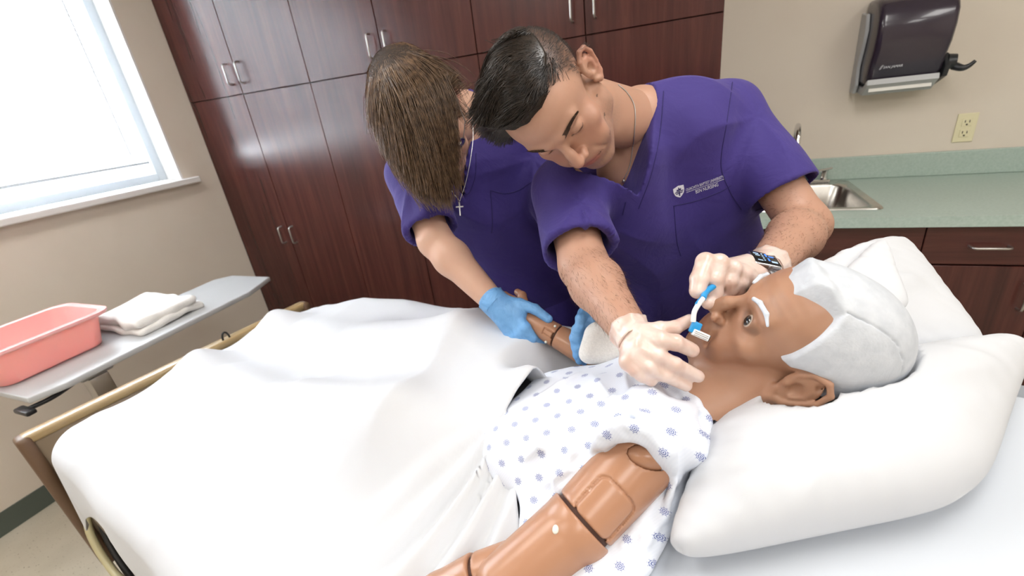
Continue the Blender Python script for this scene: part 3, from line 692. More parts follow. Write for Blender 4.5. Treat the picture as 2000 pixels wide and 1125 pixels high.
# ------------------------------------------------------------------ pillows
def rodr(w):
    w = np.asarray(w, float); t_ = np.linalg.norm(w) + 1e-12; k = w / t_; K = np.array([[0, -k[2], k[1]], [k[2], 0, -k[0]], [-k[1], k[0], 0]])
    return np.eye(3) + math.sin(t_) * K + (1 - math.cos(t_)) * K @ K
RM = rodr([-4.8009, -1.9621, -9.5515]); TM = np.array([0.1337, 0.6527, 1.0995])      # pose of the manikin head
def pillow(name, label, corners, thick, ups, seed, open_edge=None, sag=0.0, flat_bias=0.35, rnd=0.17, group='white pillows'):
    """corners in world space a,b,c,d round the outline; ups = unit normal"""
    c = [np.array(q, float) for q in corners]; N = 70; U, Vv = np.meshgrid(np.linspace(0, 1, N), np.linspace(0, 1, N), indexing='ij')
    pt = lambda u, v: (c[0] * (1 - u)[..., None] * (1 - v)[..., None] + c[1] * u[..., None] * (1 - v)[..., None] + c[2] * u[..., None] * v[..., None] + c[3] * (1 - u)[..., None] * v[..., None])
    # pillow outline: edges pulled in a little between the corners
    pin = 0.035; U2 = 0.5 + (U - 0.5) * (1 - pin * 4 * Vv * (1 - Vv)); V2 = 0.5 + (Vv - 0.5) * (1 - pin * 4 * U * (1 - U))
    cp = (np.abs(2 * U - 1) * np.abs(2 * Vv - 1)) ** 5 * rnd; U2, V2 = U2 + (0.5 - U2) * cp, V2 + (0.5 - V2) * cp
    base = pt(U2, V2); up = nv(ups)
    prf = (np.clip(4 * U * (1 - U), 0, 1) ** 0.42) * (np.clip(4 * Vv * (1 - Vv), 0, 1) ** 0.42)
    q = np.stack([U, Vv, 0 * U], -1).reshape(-1, 3); n1 = vnoise(q, 5, seed, 2).reshape(U.shape); n2 = vnoise(q, 11, seed + 1, 2).reshape(U.shape)
    edge = np.minimum(np.minimum(U, 1 - U), np.minimum(Vv, 1 - Vv))
    puck = np.exp(-edge / 0.08) * 0.5 * (np.sin(60 * (U + Vv) + 4 * n1)) * 0.006
    wr = 0.008 * n1 + 0.004 * n2 + 0.008 * ridg(7 * (U + 0.7 * Vv) + 2.5 * n1) * np.clip(n2 + 0.3, 0, 1)
    hi = thick * (1 - flat_bias) * prf + (wr + puck) * np.clip(prf * 1.5, 0, 1); lo = -thick * flat_bias * prf + 0.004 * n1 * prf
    A = base + hi[..., None] * up; B = base + lo[..., None] * up - 0.0 * up
    V = np.concatenate([A.reshape(-1, 3), B.reshape(-1, 3)])
    for _ in range(60):      # the head, ear and neck press into the pillow
        L_ = (V - TM) @ RM; dn_ = [((L_ - np.array(c_)) / np.array(r_)) for c_, r_ in (((0, -0.012, 0.042), (0.090, 0.114, 0.100)), ((-0.085, -0.015, 0.004), (0.030, 0.040, 0.048)), ((-0.02, -0.01, -0.10), (0.070, 0.070, 0.080)))]
        ins = np.min([(q_ ** 2).sum(1) for q_ in dn_], axis=0) < 1
        if not ins.any(): break
        V[ins, 2] -= 0.0025
    sv = (V[:, :2] - FO) @ BA; V[:, 2] = np.maximum(V[:, 2], zm(sv) + 0.002 + 0.0005 * (np.arange(len(V)) < N * N))
    ii, jj = np.meshgrid(np.arange(N - 1), np.arange(N - 1), indexing='ij'); ii, jj = ii.ravel(), jj.ravel()
    Fa = np.stack([ii * N + jj, (ii + 1) * N + jj, (ii + 1) * N + jj + 1, ii * N + jj + 1], 1); Fb = Fa[:, ::-1] + N * N
    me = new_mesh(name, V, np.concatenate([Fa, Fb]))
    bm = bmesh.new(); bm.from_mesh(me); bmesh.ops.remove_doubles(bm, verts=bm.verts, dist=0.0008); bmesh.ops.recalc_face_normals(bm, faces=bm.faces); bm.to_mesh(me); bm.free()
    me.polygons.foreach_set('use_smooth', [True] * len(me.polygons))
    o = link(name, me, M['sheet']); tag(o, label, 'pillow', group)
    return o
pillow('pillow', 'white pillow lying nearest the camera under the manikin head', [PZ(1272, 1112, 0.955), PZ(1925, 985, 1.012), PZ(2040, 650, 1.055), PZ(1385, 815, 0.985)], 0.13, (-0.12, -0.1, 1), 31, flat_bias=0.27)
p2 = pillow('pillow', 'white pillow standing up behind the manikin head, its corner pointing up', [PZ(1560, 800, 1.02), PZ(1950, 690, 1.03), PZ(1772, 458, 1.15), PZ(1480, 590, 1.12)], 0.12, (-0.35, -0.35, 1), 47, rnd=0.07)
h0, nn0 = on_surf(p2, 1715, 520, 0.006); dref = float((h0 - CAM) @ MC[:, 1]); g_ = []
for i in range(9):
    row = []
    for j in range(9):
        u_, v_ = i / 8, j / 8; ax0 = np.array([1640, 556]) * (1 - u_) * (1 - v_) + np.array([1716, 482]) * u_ * (1 - v_) + np.array([1750, 592]) * u_ * v_ + np.array([1690, 634]) * (1 - u_) * v_
        q, nn = on_surf(p2, ax0[0], ax0[1], 0.006)
        if q is None or (q - CAM) @ MC[:, 1] < 0.6: q = P(ax0[0], ax0[1], dref)
        row.append(q)
    g_.append(row)
allp = np.array(g_).reshape(-1, 3); ff_ = Field(allp.min(0) - 0.02, allp.max(0) + 0.02, 0.0025)
for i in range(9):
    ff_.chain([g_[i][j] for j in range(9)], [0.0065] * 9, 0.010); ff_.chain([g_[j][i] for j in range(9)], [0.0065] * 9, 0.010)
link('pillowcase_flap', sdf_mesh('pillowcase_flap', ff_, smooth=3), M['sheet'], p2)

# ------------------------------------------------------------------ overbed table, basin, towel
ot = thing('overbed_table', 'grey overbed table with a pink basin on it by the window wall', 'table', (-2.06, 0.98, 0))
tx0, tx1, ty0, ty1 = -2.245, -1.865, 0.50, 1.462
prism('table_top', [(tx0 + 0.0, ty0 + 0.06), (tx0 + 0.05, ty0), (tx1 - 0.03, ty0), (tx1, ty0 + 0.09), (tx1, ty1 - 0.17), (tx1 - 0.06, ty1), (tx0 + 0.06, ty1), (tx0, ty1 - 0.06)], 0.778, 0.80, M['greyp'], ot, 0.004)
bm = bmesh.new(); bx(bm, (-1.985, 0.64, 0.752), (-1.915, 0.74, 0.778), 0.006); link('mount_block', bm_mesh('mount_block', bm, True), M['greyp'], ot)
bm = bmesh.new(); bx(bm, (-1.955, 0.655, 0.60), (-1.905, 0.715, 0.755), 0.004); link('outer_column', bm_mesh('outer_column', bm, True), M['nickel'], ot)
bm = bmesh.new(); bx(bm, (-1.950, 0.660, 0.08), (-1.910, 0.710, 0.62), 0.003); link('inner_column', bm_mesh('inner_column', bm, True), M['bedmetal'], ot)
bm = bmesh.new(); bx(bm, (-2.24, 0.62, 0.045), (-1.86, 0.70, 0.085), 0.006); bx(bm, (-2.24, 0.62, 0.045), (-2.17, 1.20, 0.085), 0.006); bx(bm, (-1.93, 0.62, 0.045), (-1.86, 1.2, 0.085), 0.006)
bs_ = link('base', bm_mesh('base', bm, True), M['bedmetal'], ot)
for x_, y_ in ((-2.205, 0.65), (-1.895, 0.65), (-2.205, 1.17), (-1.895, 1.17)): tube('caster', [(x_ - 0.012, y_, 0.024), (x_ + 0.012, y_, 0.024)], 0.0235, M['rubber'], bs_, 14)
lv = tube('height_lever', curve_pts([(-1.935, 0.645, 0.765), (-1.91, 0.56, 0.760), (-1.935, 0.50, 0.752)], 5), 0.008, M['blackp'], ot, 8)
bm = bmesh.new(); bx(bm, (-1.975, 0.478, 0.742), (-1.895, 0.506, 0.760), 0.006); link('lever_grip', bm_mesh('lever_grip', bm, True), M['blackp'], lv)
M['pink'] = noisy('pink_plastic', lin((240, 178, 174)), lin((236, 170, 167)), 4, 0.3, Subsurface_Weight=0.3, Subsurface_Scale=0.02)
M['pink'].node_tree.nodes['Principled BSDF'].inputs['Subsurface Radius'].default_value = (1, 0.4, 0.3)
ba = thing('wash_basin', 'pink plastic wash basin on the grey overbed table', 'basin', (-2.17, 0.69, 0.80))
bm = bmesh.new()
bcx, bcy = -2.165, 0.662; hx_, hy_ = 0.150, 0.185
def rrect(hx, hy, z, r, n=7, cx=bcx, cy=bcy):
    out = []
    for sx, sy, a0 in ((1, 1, 0), (-1, 1, 90), (-1, -1, 180), (1, -1, 270)):
        for k in range(n + 1):
            a = math.radians(a0 + 90 * k / n); out.append(bm.verts.new((cx + sx * (hx - r) + r * math.cos(a), cy + sy * (hy - r) + r * math.sin(a), z)))
    return out
zb = 0.8012
R_ = [rrect(hx_ - 0.045, hy_ - 0.045, zb, 0.035), rrect(hx_ - 0.035, hy_ - 0.035, zb + 0.006, 0.045), rrect(hx_ - 0.018, hy_ - 0.018, zb + 0.085, 0.05), rrect(hx_ - 0.008, hy_ - 0.008, zb + 0.124, 0.05), rrect(hx_ + 0.006, hy_ + 0.006, zb + 0.126, 0.055), rrect(hx_ + 0.007, hy_ + 0.007, zb + 0.118, 0.055), rrect(hx_ + 0.009, hy_ + 0.009, zb + 0.118, 0.055), rrect(hx_ + 0.009, hy_ + 0.009, zb + 0.130, 0.055), rrect(hx_ - 0.010, hy_ - 0.010, zb + 0.130, 0.05), rrect(hx_ - 0.021, hy_ - 0.021, zb + 0.085, 0.047), rrect(hx_ - 0.038, hy_ - 0.038, zb + 0.012, 0.042), rrect(hx_ - 0.05, hy_ - 0.05, zb + 0.003, 0.035)]
for a, b in zip(R_, R_[1:]):
    for k in range(len(a)): bm.faces.new([a[k], a[(k + 1) % len(a)], b[(k + 1) % len(a)], b[k]])
bm.faces.new(R_[0][::-1]); bm.faces.new(R_[-1])
me = bm_mesh('tub', bm, True, 45); link('tub', me, M['pink'], ba)
bm = bmesh.new(); A = rrect(hx_ + 0.013, hy_ + 0.013, zb + 0.1225, 0.058); B = rrect(hx_ + 0.013, hy_ + 0.013, zb + 0.131, 0.058); C_ = rrect(hx_ - 0.006, hy_ - 0.006, zb + 0.1325, 0.05); D_ = rrect(hx_ - 0.0095, hy_ - 0.0095, zb + 0.1295, 0.05)
for a, b in ((A, B), (B, C_), (C_, D_)):
    for k in range(len(a)): bm.faces.new([a[k], a[(k + 1) % len(a)], b[(k + 1) % len(a)], b[k]])
M['pinkrim'] = mat('pink_rim', lin((244, 178, 176)), 0.25)
link('rim', bm_mesh('rim', bm, True, 45), M['pinkrim'], ba)
# folded towel: layered slabs with soft rolled edges
M['terry'] = noisy('white_terry', lin((240, 238, 234)), lin((228, 226, 222)), 300, 0.95, bump=0.6, bscale=700, bdist=0.002)
tw = thing('folded_towel', 'folded white towel beside the pink basin', 'towel', (-2.06, 0.98, 0.80))
def soft_slab(name, lo, hi, seed, mt, parent, rotz=0.0, h=0.004, amp=0.004, rad=0.012):
    lo, hi = np.array(lo, float), np.array(hi, float); c = (lo + hi) / 2; fl = Field(lo - 0.03, hi + 0.03, h); sl, X, Y, Z = fl.all()
    hx, hy, hz = (hi - lo) / 2 - rad
    w = 0.003 * np.sin(X * 60 + Y * 25 + seed) + 0.002 * np.sin(Y * 80 - X * 31 + seed * 2)
    qx, qy, qz = np.abs(X - c[0] + w) - hx, np.abs(Y - c[1] + w) - hy, np.abs(Z - c[2] + w * 0.5) - hz
    d = np.sqrt(np.maximum(qx, 0) ** 2 + np.maximum(qy, 0) ** 2 + np.maximum(qz, 0) ** 2) + np.minimum(np.maximum(qx, np.maximum(qy, qz)), 0) - rad
    fl.F[:] = d; cr, sr = math.cos(rotz), math.sin(rotz)
    def dsp(V):
        V = V + (vnoise(V, 28, seed, 2) * amp)[:, None] * np.array([0.5, 0.5, 1.0]); V[:, 2] = np.maximum(V[:, 2], lo[2])
        d_ = V[:, :2] - c[:2]; V[:, 0] = c[0] + d_[:, 0] * cr - d_[:, 1] * sr; V[:, 1] = c[1] + d_[:, 0] * sr + d_[:, 1] * cr; return V
    return link(name, sdf_mesh(name, fl, disp=dsp), mt, parent)
soft_slab('towel_layer', (-2.285, 0.865, 0.801), (-1.935, 1.135, 0.832), 3, M['terry'], tw, 0.03, amp=0.007, rad=0.014)
soft_slab('towel_layer', (-2.26, 0.866, 0.824), (-1.94, 1.11, 0.866), 7, M['terry'], tw, 0.0, amp=0.010, rad=0.019)
# ------------------------------------------------------------------ heads
def skin_mat(name, base, rough=0.5, bump=0.15, tint=True, spots=None):
    mm = mat(name, base, rough, 0.0, Subsurface_Weight=0.12, Subsurface_Scale=0.006); t = NT(mm); t.b.inputs['Subsurface Radius'].default_value = (1, 0.35, 0.2)
    v = t.obj(); n = t.noise(55, 4, v)
    c = t.mix(t.math('MULTIPLY', t.math('SUBTRACT', n, 0.4, clamp=True), 0.8), base, tuple(q * f for q, f in zip(base, (0.95, 0.86, 0.82))))
    if tint:
        a = t.n('ShaderNodeAttribute', attribute_name='tint'); c = t.mix(1.0, c, a.outputs['Color'], 'MULTIPLY')
    t.l(c, t.b.inputs['Base Color'])
    t.bump(t.noise(600, 3, v), bump, 0.0004)
    return mm
def smooth_w(x, a, b):
    q = np.clip((x - a) / (b - a), 0, 1); return q * q * (3 - 2 * q)
def head_field(p, h=0.0018, neck=None):
    """adult head; x = subject's right, y = forward, z = up, origin between the ear canals"""
    fl = Field(p.get('lo', (-0.105, -0.135, -0.20)), p.get('hi', (0.105, 0.145, 0.155)), h)
    w = p.get('w', 1.0); E = fl.ell; Cn = fl.cone
    E((0, -0.008, 0.052), (0.074 * w, 0.099, 0.080), 0.01)
    E((0, 0.030, 0.058), (0.062 * w, 0.062, 0.058), 0.02)
    E((0, 0.040, -0.010), (0.057 * w, 0.052, 0.070), 0.02)
    for s in (-1, 1):
        Cn((s * 0.056 * w, -0.002, -0.030), (s * 0.052 * w, 0.012, -0.056), 0.016, 0.016, 0.02)
        Cn((s * 0.052 * w, 0.012, -0.056), (s * 0.014, 0.074, -0.090), 0.015, 0.017, 0.018)
        E((s * 0.046 * w, 0.060, -0.006), (0.020, 0.020, 0.016), 0.018)
        Cn((s * 0.012, 0.0915, 0.040), (s * 0.044, 0.076, 0.043), 0.0085, 0.007, 0.014)
        E((s * 0.033, 0.073, -0.040), (0.022, 0.018, 0.024), 0.02)
    E((0, 0.060, -0.055), (0.040, 0.041, 0.042), 0.02)
    E((0, 0.080, -0.092), (0.021, 0.016, 0.015), 0.014)
    E((0, 0.083, -0.050), (0.027, 0.016, 0.022), 0.014)
    for s in (-1, 1): E((s * 0.033, 0.104, 0.021), (0.0175, 0.016, 0.0125), 0.012, cut=True)
    # nose
    nl = p.get('nose', 1.0); nz = p.get('nosedrop', 0.0)
    Cn((0, 0.088, 0.036), (0, 0.1075, 0.004), 0.0075, 0.0080, 0.010); Cn((0, 0.1075, 0.004), (0, 0.110 + 0.006 * nl + p.get('nose_len', 0), -0.013 - nz), 0.0085 * (0.6 + 0.4 * nl), 0.0105 * (0.6 + 0.4 * nl), 0.006)
    for s in (-1, 1):
        E((s * 0.0125 * nl, 0.1035, -0.018 - nz), (0.0078 * nl, 0.0115, 0.0078), 0.005)
    Cn((0, 0.098, -0.020 - nz), (0, 0.094, -0.032), 0.008, 0.008, 0.008)
    for s in (-1, 1): E((s * 0.0062 * nl, 0.112, -0.0245 - nz), (0.0032, 0.0050, 0.0036), 0.002, cut=True)
    # mouth
    for s in (-1, 1):
        Cn((0, 0.0985, -0.0490), (s * 0.010, 0.0975, -0.0480), 0.0048, 0.0050, 0.003); Cn((s * 0.010, 0.0975, -0.0480), (s * 0.023, 0.0895, -0.0525), 0.0050, 0.0030, 0.003)
        Cn((0, 0.0965, -0.0595), (s * 0.020, 0.0900, -0.0555), 0.0062, 0.0035, 0.003)
    for a, b in (((-0.0255, 0.0945, -0.0530), (-0.012, 0.1030, -0.0535)), ((-0.012, 0.1030, -0.0535), (0.012, 0.1030, -0.0535)), ((0.012, 0.1030, -0.0535), (0.0255, 0.0945, -0.0530))):
        Cn(a, b, 0.0017, 0.0017, 0.0012, cut=True)
    # nasolabial and age creases
    cr = p.get('crease', 0.3)
    for s in (-1, 1):
        pts = [(s * 0.021, 0.1035, -0.016), (s * 0.030, 0.0965, -0.036), (s * 0.034, 0.0895, -0.054)]
        for a, b in zip(pts, pts[1:]): Cn(a, b, 0.0022 * cr, 0.0022 * cr, 0.008, cut=True)
        if cr > 0.6:
            for a, b in (((s * 0.018, 0.096, 0.008), (s * 0.036, 0.090, -0.002)), ((s * 0.036, 0.090, -0.002), (s * 0.052, 0.078, 0.004)), ((s * 0.054, 0.074, 0.022), (s * 0.064, 0.055, 0.016)), ((s * 0.040, 0.078, -0.058), (s * 0.044, 0.060, -0.082))):
                Cn(a, b, 0.0014, 0.0014, 0.004, cut=True)
    # eyelids: a shell over each eyeball, cut by the opening
    op = p.get('eye_open', 0.5)
    for s in (-1, 1):
        c = np.array((s * 0.032, 0.0770, 0.0215)); E(c, p.get('lid_r', 0.0138), 0.004)
        E(c + (0, 0.0135, -0.0015 if op > 0.5 else -0.0055), (0.0135, 0.009, 0.0025 + 0.0055 * op), 0.0015, cut=True)
    # ears
    ea = p.get('ear', 1.0)
    for s in (-1, 1):
        th = math.radians(27); dy = np.array((-s * math.sin(th), math.cos(th) * 0.985, 0.0)); dn = np.array((s * math.cos(th), math.sin(th), 0.0)); dz = np.array((0, -0.12, 0.99)); oo = np.array((s * 0.0755 * w, -0.012, 0.006))
        def e2(y, z, n): return oo + (dy * y + dz * z) * ea + dn * n
        Re = np.stack([dn, dy, dz], 1)
        E(e2(0, 0.002, 0.004), (0.0048, 0.0175 * ea, 0.0295 * ea), 0.003, R=Re)
        hp = [(0.011, 0.002), (0.0145, 0.014), (0.009, 0.028), (-0.004, 0.034), (-0.016, 0.026), (-0.0195, 0.009), (-0.015, -0.009), (-0.007, -0.023), (0.003, -0.028), (0.0095, -0.019)]
        hr = [0.0034, 0.0036, 0.0040, 0.0042, 0.0042, 0.0038, 0.0036, 0.0052, 0.0058, 0.0045]; hn = [0.004, 0.006, 0.0085, 0.0095, 0.0095, 0.009, 0.007, 0.005, 0.0045, 0.003]
        for i in range(len(hp) - 1): Cn(e2(*hp[i], hn[i]), e2(*hp[i + 1], hn[i + 1]), hr[i], hr[i + 1], 0.002)
        E(e2(0.001, 0.000, 0.0125), np.array((0.0108, 0.0080 * ea, 0.0115 * ea)), 0.002, R=Re, cut=True)
        E(e2(-0.006, 0.021, 0.0125), np.array((0.0082, 0.0052 * ea, 0.0068 * ea)), 0.002, R=Re, cut=True)
        an = [(0.003, 0.022), (-0.007, 0.014), (-0.0105, 0.001), (-0.005, -0.012)]
        for i in range(3): Cn(e2(*an[i], 0.0060), e2(*an[i + 1], 0.0060), 0.0028, 0.0028, 0.002)
        E(e2(0.0105, -0.002, 0.006), (0.0042, 0.0040, 0.006), 0.003)
    if neck is not None:
        a = np.array((0, -0.022, -0.030)); nr = p.get('neck_r', (0.052, 0.058))
        Cn(a, np.asarray(neck), nr[0], nr[1], 0.022)
        d = nv(np.asarray(neck) - a); Cn((0, 0.028, -0.078), np.asarray(neck) + np.array((0, 0.012, 0)), 0.026, 0.04, 0.03)
        if p.get('adam'): E((0, 0.030, -0.115), (0.010, 0.012, 0.014), 0.012)
    return fl
def to_world(me, R, T):
    n = len(me.vertices); co = np.zeros(n * 3, np.float32); me.vertices.foreach_get('co', co)
    co = co.reshape(-1, 3) @ np.asarray(R).T + np.asarray(T); me.vertices.foreach_set('co', co.astype(np.float32).ravel()); me.update(); return me
def ball_mesh(name, c, r, n=24, m_=16):
    V, Fc = [], []
    for i in range(m_ + 1):
        a = math.pi * i / m_
        for k in range(n): b = 2 * math.pi * k / n; V.append((c[0] + r[0] * math.sin(a) * math.cos(b), c[1] + r[1] * math.cos(a), c[2] + r[2] * math.sin(a) * math.sin(b)))
    for i in range(m_):
        for k in range(n): Fc.append([i * n + k, i * n + (k + 1) % n, (i + 1) * n + (k + 1) % n, (i + 1) * n + k])
    me = new_mesh(name, V, Fc); bm = bmesh.new(); bm.from_mesh(me); bmesh.ops.remove_doubles(bm, verts=bm.verts, dist=1e-6); bmesh.ops.recalc_face_normals(bm, faces=bm.faces); bm.to_mesh(me); bm.free()
    me.polygons.foreach_set('use_smooth', [True] * len(me.polygons)); return me
def eye_mat(name, iris):
    mm = mat(name, lin((225, 220, 214)), 0.08, 0.0, Coat_Weight=1.0); t = NT(mm)
    a = t.n('ShaderNodeAttribute', attribute_name='tint'); t.l(a.outputs['Color'], t.b.inputs['Base Color']); return mm
def eyes(R, T, gaze, iris, white, m_, parent, r=0.0122):
    gz = nv(gaze)
    for s in (-1, 1):
        c = np.array((s * 0.032, 0.0770, 0.0215)); me = ball_mesh('eye', (0, 0, 0), (r, r, r), 40, 28)
        n = len(me.vertices); co = np.zeros(n * 3, np.float32); me.vertices.foreach_get('co', co); co = co.reshape(-1, 3)
        Rr = rot_between(np.array((0, 1.0, 0)), gz); ang_ = np.degrees(np.arccos(np.clip(co[:, 1] / r, -1, 1)))
        col = np.where((ang_ < 15)[:, None], np.array([[0.004, 0.004, 0.004]]), np.where((ang_ < 37)[:, None], np.array([iris]), np.array([white])))
        a = me.color_attributes.new('tint', 'FLOAT_COLOR', 'POINT'); a.data.foreach_set('color', np.concatenate([col, np.ones((n, 1))], 1).astype(np.float32).ravel())
        me.vertices.foreach_set('co', (co @ Rr.T + c).astype(np.float32).ravel()); link('eye', to_world(me, R, T), m_, parent)

# ------------------------------------------------------------------ manikin
M['mskin'] = skin_mat('manikin_skin', lin((172, 130, 104)), 0.42, 0.1)
M['mplastic'] = noisy('manikin_plastic', lin((180, 133, 104)), lin((174, 127, 98)), 8, 0.27, bump=0.05, bscale=400, bdist=0.0003)
M['mgap'] = mat('joint_gap', lin((70, 40, 26)), 0.6)
M['mhair'] = noisy('manikin_painted_hair', lin((206, 210, 216)), lin((192, 197, 204)), 60, 0.6, bump=0.5, bscale=220, bdist=0.0012)
M['eye'] = eye_mat('eye', None)
man = thing('medical_manikin', 'brown-skinned nursing manikin with white moulded hair lying in the bed', 'manikin', BD(1.2, 0.1, 0.9))
neckM = RM.T @ (P(1330, 835, 0.70) - TM)
pm = dict(crease=1.0, eye_open=1.55, lid_r=0.0146, nose=1.25, nosedrop=0.0, nose_len=-0.004, ear=1.22, neck_r=(0.054, 0.060), w=1.0, adam=True, lo=(-0.12, -0.15, -0.26), hi=(0.12, 0.145, 0.155))
fm = head_field(pm, 0.0018, neckM)
bulge = RM.T @ (P(1425, 792, 0.69) - TM); fm.ell(bulge, (0.042, 0.036, 0.042), 0.03)
def m_tint(V):
    c = np.ones((len(V), 3)); x, y, z = V.T
    n = vnoise(V, 60, 4, 2)
    c *= (1 - 0.05 * smooth_w(n, 0, 1))[:, None]
    for s in (-1, 1):                                # painted eye rims and lips
        d = np.sqrt(((x - s * 0.032) / 0.016) ** 2 + ((z - 0.021) / 0.010) ** 2); k = np.exp(-((d - 0.9) / 0.25) ** 2) * (y > 0.07); c *= 1 - 0.35 * k[:, None]
    lip = np.exp(-(x / 0.024) ** 4 - ((z + 0.054) / 0.010) ** 4) * (y > 0.085); c *= 1 - lip[:, None] * np.array([[0.10, 0.22, 0.2]])
    ch = np.exp(-((np.abs(x) - 0.05) / 0.03) ** 2 - ((z + 0.035) / 0.04) ** 2) * (y > 0.0); c *= 1 - ch[:, None] * np.array([[0.06, 0.12, 0.14]])
    return c
def m_wr(V):
    x, y, z = V.T; fh = smooth_w(y, 0.05, 0.08) * smooth_w(z, 0.045, 0.06) * (1 - smooth_w(z, 0.09, 0.10))
    N = nv(V[0]) ; d = 0.00028 * np.sin(z * 520 + 3 * np.sin(x * 40)) * fh + 0.0005 * vnoise(V, 130, 6, 2)
    return V + (V / (np.linalg.norm(V, axis=1)[:, None] + 1e-9)) * d[:, None]
hm = link('head', to_world(sdf_mesh('head', fm, m_tint, m_wr), RM, TM), M['mskin'], man)
eyes(RM, TM, (-0.16, 1, -0.04), (0.012, 0.008, 0.006), (0.50, 0.42, 0.36), M['eye'], hm, 0.0130)
# moulded hair cap: an offset of the head cut by its hairline
fc = Field((-0.105, -0.135, -0.09), (0.105, 0.145, 0.165), 0.0018)
fc.ell((0, -0.010, 0.053), (0.0815, 0.107, 0.0885), 0.01); fc.ell((0, 0.030, 0.060), (0.068, 0.069, 0.066), 0.02)
sl, X, Y, Z = fc.all()
ax_ = np.abs(X)
fy = np.interp(ax_, [0, 0.028, 0.040, 0.050, 0.075], [0.088, 0.080, 0.056, 0.036, 0.036])             # front hairline
front = Y - fy - 0 * Z
side = (0.024 + 0.9 * np.clip(0.020 - Y, 0, 0.02)) - Z - 1.35 * np.clip(0.006 - Y, 0, 0.075)            # lower edge: temple tip, over the ear, down the nape
side = np.maximum(side, (0.036 - Z - 0.0) * np.where(Y > -0.012, 1, -1) - 0.0) if False else side
reg = np.maximum(front, side)
earcut = 0.034 - np.sqrt(((Y + 0.010) / 1.0) ** 2 + ((Z - 0.006) / 1.05) ** 2) + 0 * X
reg = np.maximum(reg, np.minimum(earcut, 0.05))
fc.chain([(0.040, 0.066, 0.103), (0.018, 0.080, 0.104), (-0.004, 0.078, 0.110), (-0.030, 0.062, 0.114), (-0.046, 0.036, 0.108)], [0.009, 0.011, 0.012, 0.010, 0.008], 0.01)
fc.smax(sl, reg.astype(np.float32), 0.006)
groove = (np.abs(ax_ - 0.047 - 0.10 * np.clip(-Y - 0.03, 0, 0.1)) - 0.0006 + 0 * Z + np.where(Y > 0.035, 0.05, 0) + np.where(Z < 0.05, 0.05, 0))
core = fc.ell_d(X, Y, Z, (0, -0.010, 0.053), (0.0790, 0.1045, 0.0860), None)
fc.smax(sl, -np.maximum(groove, -core - 0.0).astype(np.float32), 0.0015)
fh_ = fm.F  # hollow it just under the head surface so that the two skins do not cross
link('hair', to_world(sdf_mesh('hair', fc), RM, TM), M['mhair'], hm)
M['wpaint'] = mat('white_brow_paint', lin((206, 214, 224)), 0.5)
for s in (-1, 1):
    bp = [np.array((s * 0.018, 0.0995, 0.0445)), np.array((s * 0.028, 0.0960, 0.0510)), np.array((s * 0.042, 0.0855, 0.0515)), np.array((s * 0.054, 0.0775, 0.0455))]
    fb_ = Field(np.min(bp, 0) - 0.01, np.max(bp, 0) + 0.01, 0.0009); fb_.chain(bp, [0.0030, 0.0034, 0.0032, 0.0018], 0.002)
    link('eyebrow', to_world(sdf_mesh('eyebrow', fb_), RM, TM), M['wpaint'], hm)
# ------------------------------------------------------------------ manikin arms
def frame_arm(a, b):
    x = nv(b - a); n = nv(CAM - (a + b) / 2); n = nv(n - x * (x @ n)); return x, np.cross(n, x), n
aS, aR, aE = P(1250, 893, 0.612), P(1142, 1012, 0.592), P(985, 1140, 0.575)
ax, ay, an = frame_arm(aS, aR)
def seg_field(pts, rad, h=0.0018, pad=0.02, k=0.006):
    pts = [np.asarray(q) for q in pts]; m_ = max(rad) + pad
    f_ = Field(np.min(pts, 0) - m_, np.max(pts, 0) + m_, h); f_.chain(pts, rad, k); return f_
# deltoid shell with pad groove
fu = seg_field([aS, aR], [0.0485, 0.0445])
fu.plane(aR, ax, 0.003)
pc = P(1181, 992, 0.56); sl, X, Y, Z = fu.all()
pu = (X - pc[0]) * ax[0] + (Y - pc[1]) * ax[1] + (Z - pc[2]) * ax[2]; pv = (X - pc[0]) * ay[0] + (Y - pc[1]) * ay[1] + (Z - pc[2]) * ay[2]; pn = (X - aR[0]) * an[0] + (Y - aR[1]) * an[1] + (Z - aR[2]) * an[2]
qx, qy = np.abs(pu) - 0.019, np.abs(pv) - 0.016
rr = np.sqrt(np.maximum(qx, 0) ** 2 + np.maximum(qy, 0) ** 2) + np.minimum(np.maximum(qx, qy), 0) - 0.011
gr = np.maximum(np.maximum(np.abs(rr) - 0.0013, -fu.F - 0.0028), -pn)
fu.smax(sl, -gr.astype(np.float32), 0.0012)
# seat for the shoulder cap
cpC = P(1262, 893, 0.585)
Rcap = np.stack([nv(0.75 * ax + 0.65 * ay), nv(np.cross(an, 0.75 * ax + 0.65 * ay)), an], 1)
fu.ell(cpC, (0.0195, 0.0315, 0.026), 0.002, R=Rcap, cut=True)
link('upper_arm_shell', sdf_mesh('upper_arm_shell', fu), M['mplastic'], man)
fcap = Field(cpC - 0.05, cpC + 0.05, 0.0016); fcap.ell(cpC, (0.0183, 0.0300, 0.025), 0.004, R=Rcap); link('shoulder_cap', sdf_mesh('shoulder_cap', fcap), M['mplastic'], man)
tube('joint_ring', [aR - ax * 0.004, aR + ax * 0.006], 0.0405, M['mgap'], man, 40)
b0 = aR + ax * 0.0045
fl2 = seg_field([b0, aE], [0.0455, 0.038]); fl2.cone(b0, b0 + ax * 0.007, 0.0472, 0.0472, 0.003); fl2.plane(b0, -ax, 0.002)
bx2, by2, bn2 = frame_arm(b0, aE)
fl2.cone(b0 - 0.002 * ax, b0 + 0.004 * ax, 0.0400, 0.0400, 0.002, cut=True)
ua = link('upper_arm', sdf_mesh('upper_arm', fl2), M['mplastic'], man)
bt = P(1085, 1034, 0.535); fb2 = Field(bt - 0.012, bt + 0.012, 0.0007)
